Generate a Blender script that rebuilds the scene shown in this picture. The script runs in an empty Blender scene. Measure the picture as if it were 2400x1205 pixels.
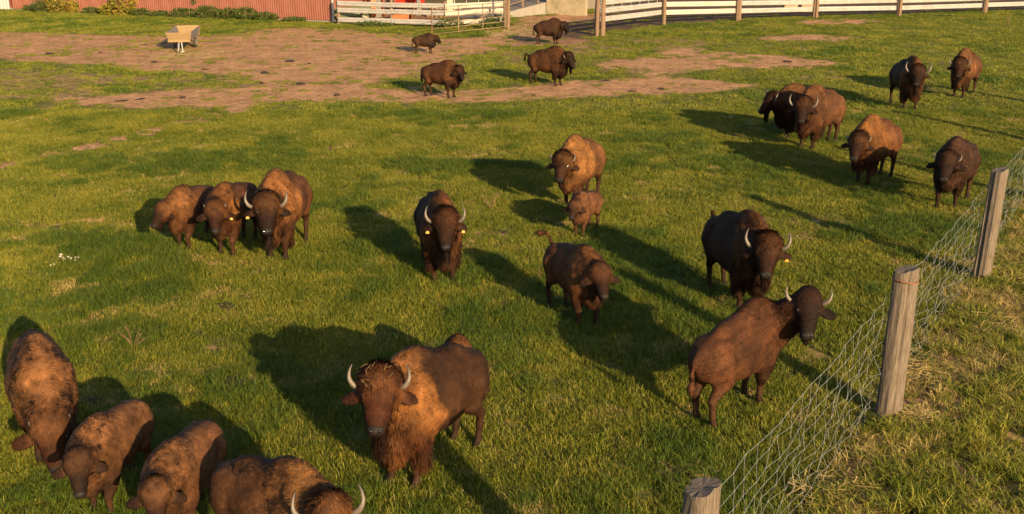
import bpy, math, random
import numpy as np
from mathutils import Vector, Matrix

# ------------------------------------------------------------------ camera, sky, sun, exposure
SC = bpy.context.scene
COL = SC.collection
W, H = 2400.0, 1205.0
FPX, YH, CAMH = 2400.0, -212.0, 6.4
PITCH = math.atan((H / 2 - YH) / FPX)
cd = bpy.data.cameras.new('camera')
cd.sensor_width = 36.0
cd.lens = 36.0 * FPX / W
cd.clip_start = 0.1
cd.clip_end = 3000
cam = bpy.data.objects.new('camera', cd)
COL.objects.link(cam)
cam.location = (0, 0, CAMH)
cam.rotation_euler = (math.pi / 2 - PITCH, 0, 0)
SC.camera = cam

SUN_AZ = math.radians(28.5)      # shadows run away from the camera, to the left
SUN_EL = math.radians(17.5)
world = bpy.data.worlds.new('World')
SC.world = world
world.use_nodes = True
wn = world.node_tree
wn.nodes.clear()
sky = wn.nodes.new('ShaderNodeTexSky')
sky.sky_type = 'NISHITA'
sky.sun_disc = False
sky.sun_elevation = SUN_EL
sky.sun_rotation = math.pi - SUN_AZ
sky.air_density = 1.0
sky.dust_density = 1.5
bg = wn.nodes.new('ShaderNodeBackground')
bg.inputs['Strength'].default_value = 0.08
wo = wn.nodes.new('ShaderNodeOutputWorld')
wn.links.new(sky.outputs[0], bg.inputs[0])
wn.links.new(bg.outputs[0], wo.inputs[0])
sd = bpy.data.lights.new('sun', 'SUN')
sd.energy = 5.0
sd.angle = math.radians(0.6)
sd.color = (1.0, 0.70, 0.37)
sun = bpy.data.objects.new('sun', sd)
COL.objects.link(sun)
sdir = Vector((math.sin(SUN_AZ) * math.cos(SUN_EL), -math.cos(SUN_AZ) * math.cos(SUN_EL), math.sin(SUN_EL)))
sun.rotation_euler = sdir.to_track_quat('Z', 'Y').to_euler()
sun.location = (20, -30, 20)
SC.view_settings.view_transform = 'Standard'
SC.view_settings.look = 'None'
SC.view_settings.gamma = 1.0
SC.view_settings.use_curve_mapping = False
SC.view_settings.exposure = 1.4
SC.render.engine = 'CYCLES'
SC.cycles.max_bounces = 4
SC.cycles.diffuse_bounces = 2
SC.cycles.transparent_max_bounces = 4

rng = np.random.default_rng(7)
random.seed(7)


def G(x, y, z=0.0):
    """Place on the pasture (height z) that the photograph's point x, y shows."""
    dx, dy = x - W / 2, H / 2 - y
    d1 = FPX * math.cos(PITCH) + dy * math.sin(PITCH)
    d2 = -FPX * math.sin(PITCH) + dy * math.cos(PITCH)
    t = (CAMH - z) / -d2
    return np.array([dx * t, d1 * t])


# ------------------------------------------------------------------ helpers
def tag(o, label=None, cat=None, group=None, kind=None):
    if label: o['label'] = label
    if cat: o['category'] = cat
    if group: o['group'] = group
    if kind: o['kind'] = kind
    return o


def link(name, me, mat=None, parent=None, loc=None, rot=None, scale=None):
    o = bpy.data.objects.new(name, me)
    COL.objects.link(o)
    if mat is not None and me is not None and not len(me.materials):
        me.materials.append(mat)
    if parent is not None: o.parent = parent
    if loc is not None: o.location = loc
    if rot is not None: o.rotation_euler = rot
    if scale is not None: o.scale = scale if hasattr(scale, '__len__') else (scale,) * 3
    return o


def empty(name, loc=(0, 0, 0), rz=0):
    o = bpy.data.objects.new(name, None)
    COL.objects.link(o)
    o.location = loc
    o.rotation_euler = (0, 0, rz)
    o.empty_display_size = 0.2
    return o


def np_mesh(name, V, F, smooth=True):
    """V (n,3); F (m,k) with k = 3 or 4"""
    me = bpy.data.meshes.new(name)
    V = np.asarray(V, np.float32)
    F = np.asarray(F, np.int32)
    k = F.shape[1]
    me.vertices.add(len(V))
    me.vertices.foreach_set('co', V.ravel())
    me.loops.add(F.size)
    me.loops.foreach_set('vertex_index', F.ravel())
    me.polygons.add(len(F))
    me.polygons.foreach_set('loop_start', np.arange(0, F.size, k, dtype=np.int32))
    me.polygons.foreach_set('use_smooth', np.full(len(F), smooth))
    me.update(calc_edges=True)
    return me


def set_color(me, name, C):
    a = me.attributes.new(name, 'FLOAT_COLOR', 'POINT')
    C = np.asarray(C, np.float32)
    if C.shape[1] == 3:
        C = np.concatenate([C, np.ones((len(C), 1), np.float32)], 1)
    a.data.foreach_set('color', C.ravel())


def set_float(me, name, v):
    a = me.attributes.new(name, 'FLOAT', 'POINT')
    a.data.foreach_set('value', np.asarray(v, np.float32))


class MB:
    """collects shapes and links them as ONE mesh object"""
    def __init__(self):
        self.v, self.f = [], []

    def add(self, vs, fs):
        b = len(self.v)
        self.v += [tuple(p) for p in vs]
        self.f += [tuple(i + b for i in f) for f in fs]
        return self

    def box(self, c, s, rz=0, rx=0, ry=0):
        M = Matrix.Rotation(rz, 3, 'Z') @ Matrix.Rotation(ry, 3, 'Y') @ Matrix.Rotation(rx, 3, 'X')
        vs = []
        for x in (-.5, .5):
            for y in (-.5, .5):
                for z in (-.5, .5):
                    vs.append(M @ Vector((x * s[0], y * s[1], z * s[2])) + Vector(c))
        return self.add(vs, [(0, 1, 3, 2), (4, 6, 7, 5), (0, 4, 5, 1), (2, 3, 7, 6), (0, 2, 6, 4), (1, 5, 7, 3)])

    def tube(self, pts, r, n=8, cap=True):
        pts = [Vector(p) for p in pts]
        rs = r if hasattr(r, '__len__') else [r] * len(pts)
        rings = []
        up = Vector((0, 0, 1))
        for i, p in enumerate(pts):
            d = (pts[min(i + 1, len(pts) - 1)] - pts[max(i - 1, 0)]).normalized()
            a = d.cross(up)
            if a.length < .1: a = d.cross(Vector((1, 0, 0)))
            a.normalize()
            b = d.cross(a)
            rings.append([p + (a * math.cos(t) + b * math.sin(t)) * rs[i] for t in [2 * math.pi * k / n for k in range(n)]])
        vs = [v for r_ in rings for v in r_]
        fs = []
        for i in range(len(pts) - 1):
            for k in range(n):
                fs.append((i * n + k, i * n + (k + 1) % n, (i + 1) * n + (k + 1) % n, (i + 1) * n + k))
        if cap:
            fs.append(tuple(range(n)))
            fs.append(tuple((len(pts) - 1) * n + k for k in range(n - 1, -1, -1)))
        return self.add(vs, fs)

    def mesh(self, name, smooth=False):
        me = bpy.data.meshes.new(name)
        me.from_pydata(self.v, [], self.f)
        if smooth:
            me.polygons.foreach_set('use_smooth', [True] * len(me.polygons))
        me.update()
        return me

    def build(self, name, mat, parent=None, smooth=False, **k):
        return link(name, self.mesh(name, smooth), mat, parent, **k)


def vnoise(p, seed=0):
    """value noise on (n,d) points, 0..1"""
    p = np.asarray(p, np.float64)
    i = np.floor(p).astype(np.int64)
    f = p - i
    f = f * f * (3 - 2 * f)
    d = p.shape[1]
    out = np.zeros(len(p))
    mul = [374761393, 668265263, 1274126177]
    for c in range(1 << d):
        h = np.full(len(p), seed * 1013904223 + 12345, np.int64)
        w = np.ones(len(p))
        for k in range(d):
            b = (c >> k) & 1
            h = h + (i[:, k] + b) * mul[k]
            w = w * (f[:, k] if b else 1 - f[:, k])
        h = (h ^ (h >> 13)) * 1274126177
        h = (h ^ (h >> 16)) & 0xFFFFFF
        out += w * h / 0xFFFFFF
    return out


def fbm(p, oct=4, seed=0):
    p = np.asarray(p, np.float64)
    s, a, t = 0, 1, 0
    for o in range(oct):
        s = s + a * vnoise(p * 2 ** o + 17.3 * o, seed + o)
        t += a
        a *= .5
    return s / t


def sstep(a, b, x):
    t = np.clip((x - a) / (b - a), 0, 1)
    return t * t * (3 - 2 * t)


# ------------------------------------------------------------------ materials
def mat_new(name):
    m = bpy.data.materials.new(name)
    m.use_nodes = True
    nt = m.node_tree
    nt.nodes.clear()
    out = nt.nodes.new('ShaderNodeOutputMaterial')
    bs = nt.nodes.new('ShaderNodeBsdfPrincipled')
    nt.links.new(bs.outputs[0], out.inputs[0])
    return m, nt, bs


def N(nt, t, **kw):
    n = nt.nodes.new(t)
    for k, v in kw.items():
        if k.startswith('in_'):
            key = k[3:]
            n.inputs[int(key) if key.isdigit() else key.replace('_', ' ')].default_value = v
        else:
            setattr(n, k, v)
    return n


def noise_node(nt, scale, detail=4, rough=.6, coord='Object', stretch=None):
    tc = N(nt, 'ShaderNodeTexCoord')
    src = tc.outputs[coord]
    if stretch:
        mp = N(nt, 'ShaderNodeMapping')
        mp.inputs['Scale'].default_value = stretch
        nt.links.new(src, mp.inputs[0])
        src = mp.outputs[0]
    n = N(nt, 'ShaderNodeTexNoise', in_Scale=scale, in_Detail=detail, in_Roughness=rough)
    nt.links.new(src, n.inputs['Vector'])
    return n


def ramp(nt, src, stops):
    r = N(nt, 'ShaderNodeValToRGB')
    e = r.color_ramp.elements
    while len(e) < len(stops): e.new(.5)
    for el, (p, c) in zip(e, stops):
        el.position = p
        el.color = (*c, 1)
    nt.links.new(src, r.inputs[0])
    return r


DARK = ('rubber', 'dung', 'eye', 'hoof', 'red_metal', 'rust')


def mat_noise(name, cols, scale=6, rough=.8, stretch=None, bump=.3, metallic=0, detail=5, coord='Object', spec=.3, bdist=.01):
    m, nt, bs = mat_new(name)
    n = noise_node(nt, scale, detail, .65, coord, stretch)
    k = len(cols)
    if name not in DARK: cols = [tuple(.5 * v for v in c) for c in cols]
    r = ramp(nt, n.outputs[0], [(.28 + .44 * i / (k - 1), c) for i, c in enumerate(cols)])
    nt.links.new(r.outputs[0], bs.inputs['Base Color'])
    bs.inputs['Roughness'].default_value = rough
    bs.inputs['Metallic'].default_value = metallic
    bs.inputs['Specular IOR Level'].default_value = spec
    if bump:
        b = N(nt, 'ShaderNodeBump', in_Strength=bump, in_Distance=bdist)
        nt.links.new(n.outputs[0], b.inputs['Height'])
        nt.links.new(b.outputs[0], bs.inputs['Normal'])
    return m


M = {}
M['old_wood'] = mat_noise('old_wood', [(.045, .032, .023), (.16, .122, .09), (.25, .203, .155), (.32, .275, .22)], 12, .85, (8, 8, .40), 1.0)
M['brown_wood'] = mat_noise('brown_wood', [(.17, .10, .06), (.29, .19, .12), (.36, .25, .16)], 8, .85, (5, 5, .5), .5)
M['new_wood'] = mat_noise('new_wood', [(.30, .19, .09), (.40, .27, .135), (.47, .34, .19)], 5, .75, (1, 6, 6), .3)
M['grey_wood'] = mat_noise('grey_wood', [(.20, .18, .17), (.34, .31, .29)], 6, .8, (1, 5, 5), .3)
M['white_rail'] = mat_noise('white_rail', [(.40, .385, .37), (.56, .55, .54), (.62, .61, .60)], 2.5, .45, None, .05, spec=.4)
M['cream_rail'] = mat_noise('cream_rail', [(.62, .55, .45), (.76, .70, .60), (.80, .75, .66)], 2.5, .5, None, .05, spec=.4)
M['red_metal'] = mat_noise('red_metal', [(.14, .052, .037), (.18, .070, .050), (.215, .09, .066)], 1.2, .6, (1, 1, .25), .1)
M['white_paint'] = mat_noise('white_paint', [(.60, .58, .54), (.75, .74, .71)], 3, .6, (1, 1, .3), .1)
M['roof_sheet'] = mat_noise('roof_sheet', [(.16, .15, .15), (.24, .23, .22)], 1.5, .6)
M['concrete'] = mat_noise('concrete', [(.30, .25, .17), (.48, .40, .26), (.56, .48, .33)], 1.6, .9, None, .4)
M['pale_concrete'] = mat_noise('pale_concrete', [(.32, .29, .25), (.42, .39, .34)], 2, .9, None, .4)
M['paving'] = mat_noise('paving', [(.20, .17, .14), (.28, .245, .21)], 2, .9, None, .3)
M['galv'] = mat_noise('galv', [(.42, .43, .42), (.60, .62, .60)], 30, .5, None, 0, spec=.5)
M['wire'] = mat_noise('wire', [(.20, .22, .21), (.32, .34, .33)], 40, .5, None, 0, spec=.5)
M['gate_paint'] = mat_noise('gate_paint', [(.26, .17, .085), (.40, .29, .15)], 14, .6, None, .1)
M['rust'] = mat_noise('rust', [(.10, .045, .025), (.20, .09, .045)], 20, .85, None, .3)
M['orange_paint'] = mat_noise('orange_paint', [(.50, .11, .02), (.62, .17, .03)], 4, .5, None, .1)
M['red_paint'] = mat_noise('red_paint', [(.48, .035, .02), (.60, .06, .03)], 4, .45, None, .1)
M['green_paint'] = mat_noise('green_paint', [(.17, .21, .11), (.26, .29, .16)], 3, .6, None, .1)
M['cream_paint'] = mat_noise('cream_paint', [(.55, .47, .33), (.68, .60, .45)], 3, .6, None, .1)
M['rubber'] = mat_noise('rubber', [(.02, .018, .017), (.045, .04, .036)], 8, .8, None, .2)
M['dung'] = mat_noise('dung', [(.010, .007, .006), (.022, .015, .012), (.04, .028, .022)], 14, .85, None, .9, bdist=.02)
M['mushroom'] = mat_noise('mushroom', [(.66, .58, .46), (.82, .76, .66)], 10, .6, None, .1)
M['straw'] = mat_noise('straw', [(.60, .40, .16), (.90, .66, .30)], 12, .8, None, .2)
M['straw_bit'] = mat_noise('straw_bit', [(.24, .15, .06), (.42, .28, .12)], 12, .8, None, .2)
M['tag'] = mat_noise('tag', [(.66, .34, .02), (.74, .42, .04)], 10, .45, None, 0, spec=.5)
M['eye'] = mat_noise('eye', [(.006, .004, .003), (.012, .008, .006)], 6, .08, None, 0, spec=.6)
M['hoof'] = mat_noise('hoof', [(.03, .023, .019), (.06, .045, .035)], 20, .6, None, .2)
M['dry_stem'] = mat_noise('dry_stem', [(.20, .12, .06), (.34, .22, .11)], 10, .85, None, .2)


def mat_attr(name, rough, spec, bump_scale=None, bump=.4, sheen=0):
    """surface colour from the coat's own colouring, with fine procedural variation"""
    m, nt, bs = mat_new(name)
    at = N(nt, 'ShaderNodeAttribute', attribute_name='col')
    n = noise_node(nt, bump_scale or 30, 4, .7)
    mr = N(nt, 'ShaderNodeMapRange', in_1=.3, in_2=.7, in_3=.72, in_4=1.25)
    nt.links.new(n.outputs[0], mr.inputs[0])
    mx = N(nt, 'ShaderNodeVectorMath', operation='SCALE')
    nt.links.new(at.outputs['Color'], mx.inputs[0])
    nt.links.new(mr.outputs[0], mx.inputs['Scale'])
    nt.links.new(mx.outputs[0], bs.inputs['Base Color'])
    bs.inputs['Roughness'].default_value = rough
    bs.inputs['Specular IOR Level'].default_value = spec
    if sheen:
        bs.inputs['Sheen Weight'].default_value = sheen
        bs.inputs['Sheen Roughness'].default_value = .5
        bs.inputs['Sheen Tint'].default_value = (1, .8, .6, 1)
    if bump:
        b = N(nt, 'ShaderNodeBump', in_Strength=bump, in_Distance=.05)
        nt.links.new(n.outputs[0], b.inputs['Height'])
        nt.links.new(b.outputs[0], bs.inputs['Normal'])
    return m


M['coat'] = mat_attr('coat', .75, .15, 26, .5)
M['fur'] = mat_attr('fur', .7, .2, 9, 0)
M['horn'] = mat_attr('horn', .4, .4, 40, .2)


def mat_leaf(name, stops, dry=None, noise_scale=.55, trans=.3, rough=.55):
    """blades and leaves: colour varies with place in the field and from blade to blade"""
    m, nt, bs = mat_new(name)
    out = nt.nodes['Material Output']
    geo = N(nt, 'ShaderNodeNewGeometry')
    n = N(nt, 'ShaderNodeTexNoise', in_Scale=noise_scale, in_Detail=5, in_Roughness=.65)
    nt.links.new(geo.outputs['Position'], n.inputs['Vector'])
    at = N(nt, 'ShaderNodeAttribute', attribute_name='tone')
    add = N(nt, 'ShaderNodeMath', operation='MULTIPLY_ADD', in_1=.55)
    sub = N(nt, 'ShaderNodeMath', operation='SUBTRACT', in_1=.5)
    nt.links.new(at.outputs['Fac'], sub.inputs[0])
    nt.links.new(sub.outputs[0], add.inputs[0])
    nt.links.new(n.outputs[0], add.inputs[2])
    r = ramp(nt, add.outputs[0], stops)
    col = r.outputs[0]
    nt.links.new(col, bs.inputs['Base Color'])
    bs.inputs['Roughness'].default_value = rough
    bs.inputs['Specular IOR Level'].default_value = .25
    tr = N(nt, 'ShaderNodeBsdfTranslucent')
    nt.links.new(col, tr.inputs[0])
    mx = N(nt, 'ShaderNodeMixShader', in_0=trans)
    nt.links.new(bs.outputs[0], mx.inputs[1])
    nt.links.new(tr.outputs[0], mx.inputs[2])
    nt.links.new(mx.outputs[0], out.inputs[0])
    return m


GREEN = [(.27, (.040, .068, .005)), (.44, (.085, .115, .008)), (.56, (.135, .155, .012)), (.73, (.23, .205, .030))]
M['grass'] = mat_leaf('grass', GREEN)
M['lush'] = mat_leaf('lush', [(.2, (.034, .066, .006)), (.5, (.064, .102, .008)), (.8, (.115, .138, .015))])
M['dry'] = mat_leaf('dry', [(.25, (.12, .13, .015)), (.42, (.22, .19, .04)), (.58, (.34, .25, .085)), (.75, (.46, .34, .15))], noise_scale=1.3)
M['verge'] = mat_leaf('verge', [(.27, (.055, .085, .006)), (.44, (.12, .148, .010)), (.56, (.18, .195, .016)), (.73, (.28, .24, .045))], noise_scale=1.1)
M['weed'] = mat_leaf('weed', [(.2, (.03, .055, .010)), (.5, (.055, .085, .016)), (.8, (.10, .12, .03))], noise_scale=2)
M['autumn'] = mat_leaf('autumn', [(.2, (.06, .09, .015)), (.45, (.16, .15, .02)), (.65, (.30, .22, .03)), (.85, (.24, .12, .03))], noise_scale=2)
M['brownleaf'] = mat_leaf('brownleaf', [(.2, (.08, .04, .02)), (.5, (.22, .11, .05)), (.8, (.40, .24, .10))], noise_scale=6, trans=.1)

# ------------------------------------------------------------------ the pasture: worn earth and grass
def poly(px):
    return np.array([G(*p) for p in px])


def inside(P, x, y):
    r = np.zeros(len(x), bool)
    n = len(P)
    for i in range(n):
        x1, y1 = P[i]
        x2, y2 = P[(i + 1) % n]
        c = (y1 > y) != (y2 > y)
        r ^= c & (x < (x2 - x1) * (y - y1) / ((y2 - y1) or 1e-9) + x1)
    return r


EARTH = [  # outline, strength
    (poly([(-300, 72), (0, 74), (300, 84), (560, 80), (640, 66), (790, 66), (960, 84), (1010, 92), (1130, 88), (1190, 62), (1215, 40), (1400, 30), (1400, 96), (1360, 108), (1200, 106), (1130, 124), (900, 190), (820, 206), (600, 206), (590, 180), (480, 170), (330, 168), (250, 150), (110, 150), (0, 140), (-300, 130)]), .84),
    (poly([(120, 232), (280, 222), (420, 212), (620, 205), (880, 196), (900, 215), (1000, 215), (1160, 208), (1400, 186), (1560, 180), (1800, 200), (1790, 212), (1560, 222), (1330, 232), (1100, 243), (960, 244), (700, 238), (600, 240), (480, 256), (260, 252), (150, 242)]), .86),
    (poly([(1390, 152), (1600, 112), (1760, 122), (1985, 148), (1900, 164), (1700, 160), (1560, 176), (1430, 172)]), .78),
    (poly([(1120, 120), (1270, 112), (1420, 96), (1560, 88), (1700, 100), (1560, 125), (1400, 130), (1320, 160), (1180, 150)]), .42),
    (poly([(1800, 82), (1960, 80), (2030, 90), (1960, 98), (1790, 96)]), .8),
    (poly([(1880, 48), (2000, 44), (2090, 50), (2000, 58), (1870, 58)]), .75),
    (poly([(900, 216), (880, 170), (1000, 110), (1100, 130), (1120, 200)]), .45),
    (poly([(0, 160), (330, 176), (560, 180), (600, 208), (350, 215), (120, 236), (0, 236), (-300, 240), (-300, 150)]), .40),
    # the yard behind the fence
    (poly([(1390, 78), (1560, 56), (1735, 45), (1911, 37), (2107, 32), (2308, 25), (2600, 18), (2600, -60), (1395, -60)]), .98),
    (poly([(795, 52), (1043, 58), (1185, 46), (1185, -60), (795, -60)]), .9),
]
YARD = [(poly([(1400, 82), (1560, 58), (1735, 47), (1911, 39), (2107, 34), (2308, 27), (2600, 20), (2600, -60), (1395, -60)]), 1.0),
        (poly([(1300, 60), (1400, 48), (1398, 92), (1320, 88)]), .75), (poly([(1395, 100), (1250, 108), (1190, 100), (1220, 60), (1400, 50)]), .4),
        (poly([(795, 50), (1043, 56), (1185, 44), (1185, -60), (795, -60)]), .5)]
PATH = poly([(600, 238), (545, 262), (420, 290), (290, 325), (150, 358), (0, 388), (-200, 430)])
FX, FY = G(2080, 975)
FX2, FY2 = G(2300, 655)
FDIR = np.array([FX2 - FX, FY2 - FY])
FSTEP = float(np.hypot(*FDIR))
FDIR = FDIR / FSTEP
FNOR = np.array([FDIR[1], -FDIR[0]])     # points out of the pasture, to the right


def outside_dist(x, y):
    return (x - FX) * FNOR[0] + (y - FY) * FNOR[1]


def earth(x, y):
    x = np.asarray(x, float)
    y = np.asarray(y, float)
    P = np.stack([x, y], 1)
    out = np.zeros(len(x))
    for k, (amp, sc) in enumerate(((1.5, .45), (1.0, 1.1), (.8, 2.3), (.5, 4.5), (.35, 8))):
        nx = (fbm(P * sc, 2, 31 + k) - .5) * 2.4 * amp
        ny = (fbm(P * sc, 2, 61 + k) - .5) * 2.4 * amp
        o = np.zeros(len(x))
        for pg, s in EARTH:
            o = np.maximum(o, inside(pg, x + nx, y + ny) * s)
        out += o / 5
    # scattered tufts on the worn earth, small bare spots in the sward
    f = fbm(P * np.array([.9, .9]), 4, 5)
    out = out - sstep(.48, .68, f) * .30 * (out > .05)
    g = fbm(P * .7, 4, 99)
    out = np.maximum(out, sstep(.70, .80, g) * .45)
    # a trodden path
    for k in range(len(PATH) - 1):
        a, b_ = PATH[k], PATH[k + 1]
        ab = b_ - a
        t = np.clip(((P - a) @ ab) / (ab @ ab), 0, 1)
        dd = np.linalg.norm(P - a - t[:, None] * ab, axis=1) + (fbm(P * 2.2, 3, 8) - .5) * .45
        out = np.maximum(out, sstep(.80, .15, dd) * (.72 - .04 * k))
    # ragged verge outside the wire fence
    od = outside_dist(x, y)
    g2 = fbm(P * 1.3, 4, 41)
    out = np.where((od > -.25) & (y < 40), np.maximum(out, sstep(.44, .60, g2) * .8 * (1 - sstep(1.2, 3.0, od) * .5)), out)
    return np.clip(out, 0, 1)


xs = np.concatenate([-np.geomspace(600, 42, 14), np.arange(-40, 40.1, .30), np.geomspace(42, 600, 14)])
ys = np.concatenate([-np.geomspace(300, 2, 8)[:-1], np.arange(-1, 6, 1.0), np.arange(6, 32, .25), np.arange(32, 76, .35), np.geomspace(77, 1500, 16)])
XX, YY = np.meshgrid(xs, ys)
gx, gy = XX.ravel(), YY.ravel()
e = earth(gx, gy)
far = (gy > 76) | (np.abs(gx) > 41) | (gy < 3)
e[far] = fbm(np.stack([gx, gy], 1)[far] * .1, 3, 3) * .4
gz = (fbm(np.stack([gx, gy], 1) * .35, 3, 71) - .5) * .05
gz[far] = -.01
nx_, ny_ = len(xs), len(ys)
idx = np.arange(nx_ * ny_).reshape(ny_, nx_)
gf = np.stack([idx[:-1, :-1], idx[:-1, 1:], idx[1:, 1:], idx[1:, :-1]], -1).reshape(-1, 4)
gme = np_mesh('pasture_ground', np.stack([gx, gy, gz], 1), gf)
set_float(gme, 'earth', e)
mud = np.zeros(len(gx))
for k in range(3):
    wx, wy = [(fbm(np.stack([gx, gy], 1) * .5, 3, 5 + k + 9 * q) - .5) * 2.5 for q in (0, 1)]
    for pg, st in YARD: mud += inside(pg, gx + wx, gy + wy) * st / 3
set_float(gme, 'mud', np.clip(mud, 0, 1))

m, nt, bs = mat_new('pasture_ground')
geo = N(nt, 'ShaderNodeNewGeometry')
at = N(nt, 'ShaderNodeAttribute', attribute_name='earth')


def gnoise(scale, detail=5, rough=.65):
    n = N(nt, 'ShaderNodeTexNoise', in_Scale=scale, in_Detail=detail, in_Roughness=rough)
    nt.links.new(geo.outputs['Position'], n.inputs['Vector'])
    return n.outputs[0]


n1, n2, n3 = gnoise(.5), gnoise(4.5, 6, .7), gnoise(1.1, 6, .7)
soil = ramp(nt, n2, [(.30, (.15, .080, .038)), (.44, (.31, .170, .085)), (.56, (.39, .220, .113)), (.72, (.46, .285, .16))])
turf = ramp(nt, n2, [(.30, (.060, .066, .012)), (.50, (.105, .105, .020)), (.72, (.17, .145, .04))])
ad = N(nt, 'ShaderNodeMath', operation='MULTIPLY_ADD', in_1=1.1, in_2=-.55)
nt.links.new(n2, ad.inputs[0])
ad2 = N(nt, 'ShaderNodeMath', operation='ADD')
nt.links.new(ad.outputs[0], ad2.inputs[0])
nt.links.new(at.outputs['Fac'], ad2.inputs[1])
mr = N(nt, 'ShaderNodeMapRange', in_1=.22, in_2=.70)
nt.links.new(ad2.outputs[0], mr.inputs[0])
mx = N(nt, 'ShaderNodeMix', data_type='RGBA')
nt.links.new(mr.outputs[0], mx.inputs[0])
nt.links.new(turf.outputs[0], mx.inputs[6])
nt.links.new(soil.outputs[0], mx.inputs[7])
big = N(nt, 'ShaderNodeMapRange', in_1=.32, in_2=.68, in_3=.62, in_4=1.18)
nt.links.new(n3, big.inputs[0])
vm = N(nt, 'ShaderNodeVectorMath', operation='SCALE')
am = N(nt, 'ShaderNodeAttribute', attribute_name='mud')
mx2 = N(nt, 'ShaderNodeMix', data_type='RGBA')
nt.links.new(am.outputs['Fac'], mx2.inputs[0])
nt.links.new(mx.outputs[2], mx2.inputs[6])
mudr = ramp(nt, n2, [(.3, (.050, .030, .018)), (.7, (.12, .075, .045))])
nt.links.new(mudr.outputs[0], mx2.inputs[7])
nt.links.new(mx2.outputs[2], vm.inputs[0])
nt.links.new(big.outputs[0], vm.inputs['Scale'])
nt.links.new(vm.outputs[0], bs.inputs['Base Color'])
bs.inputs['Roughness'].default_value = .95
bs.inputs['Specular IOR Level'].default_value = .1
nb = gnoise(7, 6, .75)
b = N(nt, 'ShaderNodeBump', in_Strength=.9, in_Distance=.06)
nt.links.new(nb, b.inputs['Height'])
nt.links.new(b.outputs[0], bs.inputs['Normal'])
tag(link('ground', gme, m), 'grassy pasture with worn brown earth', 'pasture', kind='structure')


def blades(name, n, size, hmin, hmax, w, bend, mat, seed, clump=0):
    r = np.random.default_rng(seed)
    a = r.uniform(0, 2 * np.pi, n)
    rad = size / 2 * np.sqrt(r.uniform(0, 1, n))
    x, y = rad * np.cos(a), rad * np.sin(a)
    if clump:
        cx, cy = r.uniform(-size / 2, size / 2, (2, clump))
        k = r.integers(0, clump, n)
        x, y = cx[k] + r.normal(0, .05, n) * size, cy[k] + r.normal(0, .05, n) * size
    h = r.uniform(hmin, hmax, n) * (.35 + 1.3 * fbm(np.stack([x, y], 1) * 5 / size, 2, seed))
    t = r.uniform(0, 2 * np.pi, n)
    lean = np.stack([np.cos(t), np.sin(t)], 1) * (r.uniform(.15, 1, n) * bend * h)[:, None]
    s = r.uniform(0, 2 * np.pi, n)
    side = np.stack([np.cos(s), np.sin(s)], 1) * (w * r.uniform(.6, 1.2, n))[:, None] / 2
    base = np.stack([x, y], 1)
    V = np.zeros((n, 5, 3))
    V[:, 0, :2] = base - side
    V[:, 1, :2] = base + side
    V[:, 2, :2] = base - side * .8 + lean * .35
    V[:, 3, :2] = base + side * .8 + lean * .35
    V[:, 4, :2] = base + lean
    V[:, 2, 2] = V[:, 3, 2] = h * .58
    V[:, 4, 2] = h * np.clip(1 - .25 * bend * r.uniform(0, 1, n), .4, 1)
    V[:, :2, 2] = -.02
    o = np.arange(n)[:, None] * 5
    F = np.concatenate([o + np.array([0, 1, 3]), o + np.array([0, 3, 2]), o + np.array([2, 3, 4])], 0)
    me = np_mesh(name, V.reshape(-1, 3), F)
    set_float(me, 'tone', np.repeat(r.uniform(0, 1, n), 5))
    me.materials.append(M[mat])
    return bpy.data.objects.new(name, me)


def scatter(name, label, cat, variants, P, I, S, z=0.0):
    c = bpy.data.collections.new(name + '_tufts')
    for v in variants: c.objects.link(v)
    n = len(P)
    me = bpy.data.meshes.new(name)
    me.vertices.add(n)
    co = np.zeros((n, 3), np.float32)
    co[:, :2] = P
    co[:, 2] = z
    me.vertices.foreach_set('co', co.ravel())
    a = me.attributes.new('idx', 'INT', 'POINT')
    a.data.foreach_set('value', np.asarray(I, np.int32))
    set_float(me, 'ang', rng.uniform(0, 6.283, n))
    set_float(me, 'scl', S)
    o = link(name, me)
    g = bpy.data.node_groups.new(name, 'GeometryNodeTree')
    g.interface.new_socket('Geometry', in_out='INPUT', socket_type='NodeSocketGeometry')
    g.interface.new_socket('Geometry', in_out='OUTPUT', socket_type='NodeSocketGeometry')
    gi, go = g.nodes.new('NodeGroupInput'), g.nodes.new('NodeGroupOutput')
    ip = g.nodes.new('GeometryNodeInstanceOnPoints')
    ci = g.nodes.new('GeometryNodeCollectionInfo')
    ci.inputs['Collection'].default_value = c
    ci.inputs['Separate Children'].default_value = True
    ci.inputs['Reset Children'].default_value = True

    def na(nm, t):
        q = g.nodes.new('GeometryNodeInputNamedAttribute')
        q.data_type = t
        q.inputs[0].default_value = nm
        return [s for s in q.outputs if s.enabled][0]
    cx = g.nodes.new('ShaderNodeCombineXYZ')
    g.links.new(na('ang', 'FLOAT'), cx.inputs[2])
    er = g.nodes.new('FunctionNodeEulerToRotation')
    g.links.new(cx.outputs[0], er.inputs[0])
    g.links.new(gi.outputs[0], ip.inputs['Points'])
    g.links.new(ci.outputs[0], ip.inputs['Instance'])
    ip.inputs['Pick Instance'].default_value = True
    g.links.new(na('idx', 'INT'), ip.inputs['Instance Index'])
    g.links.new(er.outputs[0], ip.inputs['Rotation'])
    g.links.new(na('scl', 'FLOAT'), ip.inputs['Scale'])
    g.links.new(ip.outputs[0], go.inputs[0])
    md = o.modifiers.new('scatter', 'NODES')
    md.node_group = g
    tag(o, label, cat, kind='stuff')
    return o


def jitter_grid(y0, y1, sp, wide):
    out = []
    for y in np.arange(y0, y1, sp):
        hw = y * .5 + wide
        x = np.arange(-hw, hw, sp)
        out.append(np.stack([x, np.full(len(x), y)], 1))
    P = np.concatenate(out)
    return P + rng.uniform(-.5, .5, P.shape) * sp


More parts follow.
